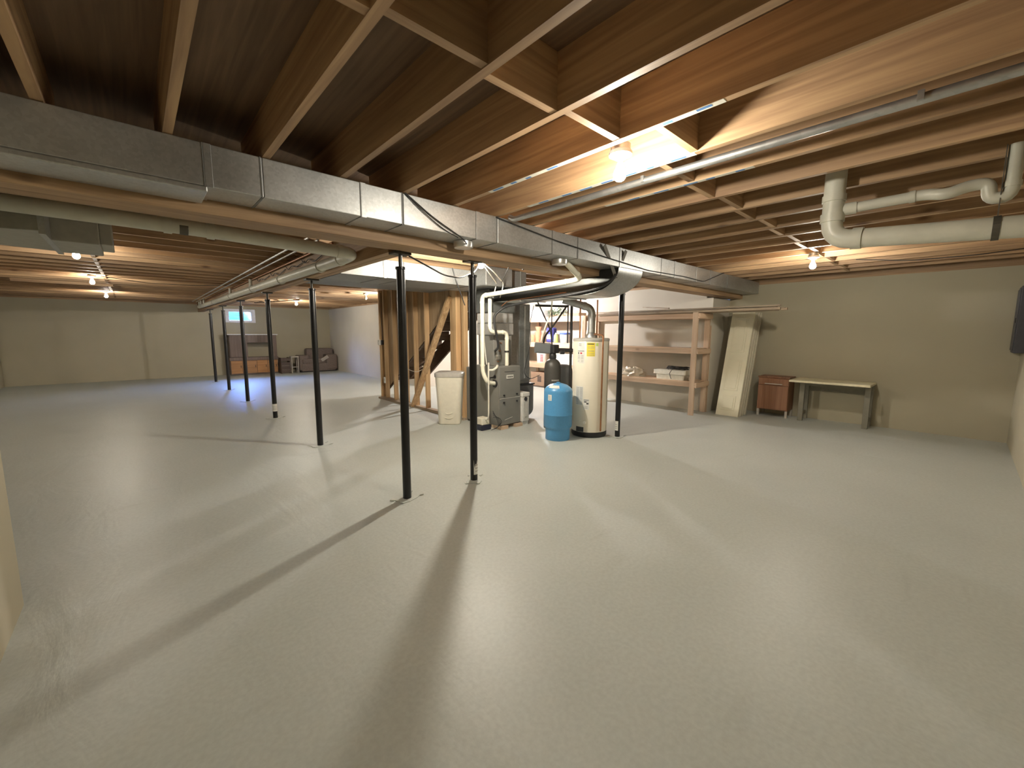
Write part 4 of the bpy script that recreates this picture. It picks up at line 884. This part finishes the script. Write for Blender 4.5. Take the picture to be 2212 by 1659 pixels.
# ---------------------------------------------------------------- leaning door panels
def door_panel(i, off, label, group):
    # panel local frame: bottom edge on the floor, leaning toward the back wall
    lean = math.atan2(0.50, 1.83); L_ = 1.90; th = 0.034; wv = 0.375
    y0 = -0.635 + (0.012 * ((i * 7) % 3 - 1) if i else 0); dz = 0.0
    t = thing('bifold_door', label, 'door', (6.01 + off, y0 + wv / 2, 0), group)
    ex = Vector((math.sin(lean), 0, math.cos(lean))); nx = Vector((-math.cos(lean), 0, math.sin(lean)))
    o = Vector((6.01 + off + 0.004, y0, th * math.sin(lean) * 0 + 0.002))
    def sl(m, a0, a1, y0_, y1_, d0, d1):
        vs = []
        for d in (d0, d1):
            for a, y in ((a0, y0_), (a1, y0_), (a1, y1_), (a0, y1_)): vs.append(o + ex * a + nx * d + Vector((0, y, 0)))
        return m.add(vs, [(0, 1, 2, 3), (7, 6, 5, 4), (0, 4, 5, 1), (1, 5, 6, 2), (2, 6, 7, 3), (3, 7, 4, 0)])
    body = sl(MB(), 0, L_, 0, wv, -th, 0).build('door_slab', 'door' if i == 0 else 'door_edge', t, bevel=0.002)
    if i == 0:
        for a0, a1 in ((0.10, 0.36), (0.46, 1.02), (1.16, 1.80)):
            sl(MB(), a0, a1, 0.075, 0.30, 0, 0.012).build('panel_moulding', 'door', t, bevel=0.004)
            sl(MB(), a0 + .035, a1 - .035, 0.105, 0.27, 0.012, 0.022).build('raised_panel', 'door', t, bevel=0.003)
    return t
for i in range(10):
    door_panel(i, 0.037 * i, 'cream panelled bifold door at the front of the leaning stack' if i == 0 else 'pale bifold door stacked behind the front door panel', 'stacked bifold doors')
# ---------------------------------------------------------------- brown cabinet and desk
cbn = thing('cabinet', 'small reddish brown cabinet with a thin pull, left of the desk', 'cabinet', (6.7, -1.0, 0))
MB().box(6.545, 6.88, -1.235, -0.765, 0.12, 0.685).build('carcass', 'cabinet', cbn, bevel=0.003)
MB().box(6.53, 6.885, -1.245, -0.755, 0.687, 0.71).build('top', 'cabinet', cbn, bevel=0.003)
drw = MB().box(6.528, 6.544, -1.23, -0.77, 0.56, 0.68).build('drawer', 'cabinet', cbn, bevel=0.003)
MB().box(6.515, 6.527, -1.14, -0.87, 0.578, 0.588).build('pull', 'badge', drw)
MB().box(6.528, 6.544, -1.23, -0.77, 0.135, 0.553).build('door', 'cabinet', cbn, bevel=0.003)
for x in (6.55, 6.84):
    for y in (-1.235, -0.80): MB().box(x, x + 0.035, y, y + 0.035, 0, 0.12).build('leg', 'pale_wood', cbn)
dk = thing('desk', 'small desk with a pale top against the back wall', 'desk', (6.66, -1.83, 0))
MB().box(6.28, 6.885, -2.32, -1.29, 0.665, 0.70).build('desk_top', 'desk_top', dk, bevel=0.006)
for y in (-2.27, -1.43):
    for x in (6.52, 6.81): MB().box(x, x + 0.05, y - 0.035, y + 0.035, 0.0, 0.663).build('leg', 'desk_leg', dk, bevel=0.004)
    MB().box(6.57, 6.81, y - 0.015, y + 0.015, 0.10, 0.15).build('side_stretcher', 'desk_leg', dk)
MB().box(6.82, 6.84, -2.235, -1.465, 0.50, 0.663).build('back_rail', 'desk_leg', dk)
MB().box(6.53, 6.55, -2.235, -1.465, 0.60, 0.663).build('front_apron', 'desk_leg', dk)
ep = thing('electrical_panel', 'dark grey electrical panel box on the right wall corner', 'electrical panel', (6.65, -3.65, 1.2))
MB().box(6.45, 6.87, -3.70, -3.61, 1.22, 2.05).build('panel_box', 'panel_grey', ep, bevel=0.005)
MB().box(6.47, 6.85, -3.61, -3.60, 1.25, 2.02).build('panel_door', 'panel_grey', ep, bevel=0.003)
MB().box(6.49, 6.51, -3.60, -3.592, 1.60, 1.66).build('latch', 'iron', ep)

# ---------------------------------------------------------------- far seating area
en = thing('media_unit', 'dark wooden media unit with orange lower doors, under the window', 'media unit', (1.34, 13.5, 0))
MB().box(0.64, 2.05, 13.32, 13.72, 0.02, 0.50).build('base_cabinet', 'ent_dark', en)
for a, b in ((0.65, 0.97), (0.98, 1.40), (1.41, 1.72), (1.73, 2.04)):
    d = MB().box(a, b, 13.30, 13.32, 0.06, 0.49).build('door', 'ent_orange', en, bevel=0.003)
    MB().box(b - .05, b - .035, 13.288, 13.30, 0.25, 0.33).build('handle', 'iron', d)
MB().box(0.62, 2.07, 13.28, 13.73, 0.502, 0.60).build('middle_shelf', 'ent_dark', en)
MB().box(0.64, 1.16, 13.32, 13.72, 0.602, 1.36).build('side_tower', 'ent_dark', en)
MB().box(0.66, 1.14, 13.30, 13.318, 0.62, 1.34).build('tower_door', 'ent_dark', en)
MB().box(1.93, 2.05, 13.32, 13.72, 0.602, 1.36).build('side_tower', 'ent_dark', en)
MB().box(1.162, 1.928, 13.32, 13.72, 1.10, 1.36).build('bridge_cabinet', 'ent_dark', en)
MB().box(0.60, 2.09, 13.27, 13.73, 1.362, 1.39).build('top_board', 'frame_white', en)
sf = thing('recliner_sofa', 'taupe upholstered recliner in the far corner', 'sofa', (3.35, 13.25, 0))
MB().box(3.02, 4.00, 13.30, 13.65, 0.38, 0.86).build('backrest', 'sofa', sf, bevel=0.07)
MB().box(2.78, 3.60, 12.95, 13.45, 0.30, 0.50).build('seat_cushion', 'sofa', sf, bevel=0.06)
MB().box(2.68, 3.02, 13.0, 13.62, 0.06, 0.62).build('armrest', 'sofa', sf, bevel=0.06)
MB().box(3.60, 4.02, 12.95, 13.62, 0.06, 0.64).build('armrest', 'sofa', sf, bevel=0.06)
MB().box(2.75, 3.95, 12.97, 13.55, 0.03, 0.32).build('base', 'sofa', sf, bevel=0.03)
MB().box(2.72, 3.98, 13.02, 13.5, 0.0, 0.03).build('plinth', 'black_plastic', sf)
MB().bar((3.42, 12.93, 0.42), (3.66, 12.93, 0.56), 0.03, 0.12).build('folded_blanket', 'pale_wood', sf, bevel=0.01)
st = thing('stool', 'pale wooden stool beside the recliner', 'stool', (2.53, 13.1, 0))
MB().box(2.40, 2.66, 12.97, 13.23, 0.56, 0.60).build('seat', 'pale_wood', st, bevel=0.004)
for x in (2.41, 2.62):
    for y in (12.98, 13.19): MB().box(x, x + .03, y, y + .03, 0, 0.56).build('leg', 'pale_wood', st)
MB().box(2.44, 2.62, 12.985, 13.005, 0.2, 0.23).build('stretcher', 'pale_wood', st)
ck = thing('storage_crate', 'dark brown slatted crate between the media unit and stool', 'crate', (2.22, 13.2, 0))
for z in (0.02, 0.16, 0.30, 0.44):
    MB().box(2.10, 2.36, 13.0, 13.02, z, z + 0.10).build('front_slat', 'crate', ck); MB().box(2.10, 2.36, 13.36, 13.38, z, z + 0.10).build('back_slat', 'crate', ck)
for x in (2.08, 2.36): MB().box(x, x + .02, 13.0, 13.38, 0, 0.56).build('side_panel', 'crate', ck)
MB().box(2.10, 2.36, 13.02, 13.36, 0.02, 0.30).build('contents', 'sofa', ck)
tag(MB().bar((1.9, 9.7, 2.372), (1.2, 11.9, 2.372), 0.03, 0.03).build('ceiling_lath', 'old_lumber'), 'slanting dark lath under the far joists', 'lath')
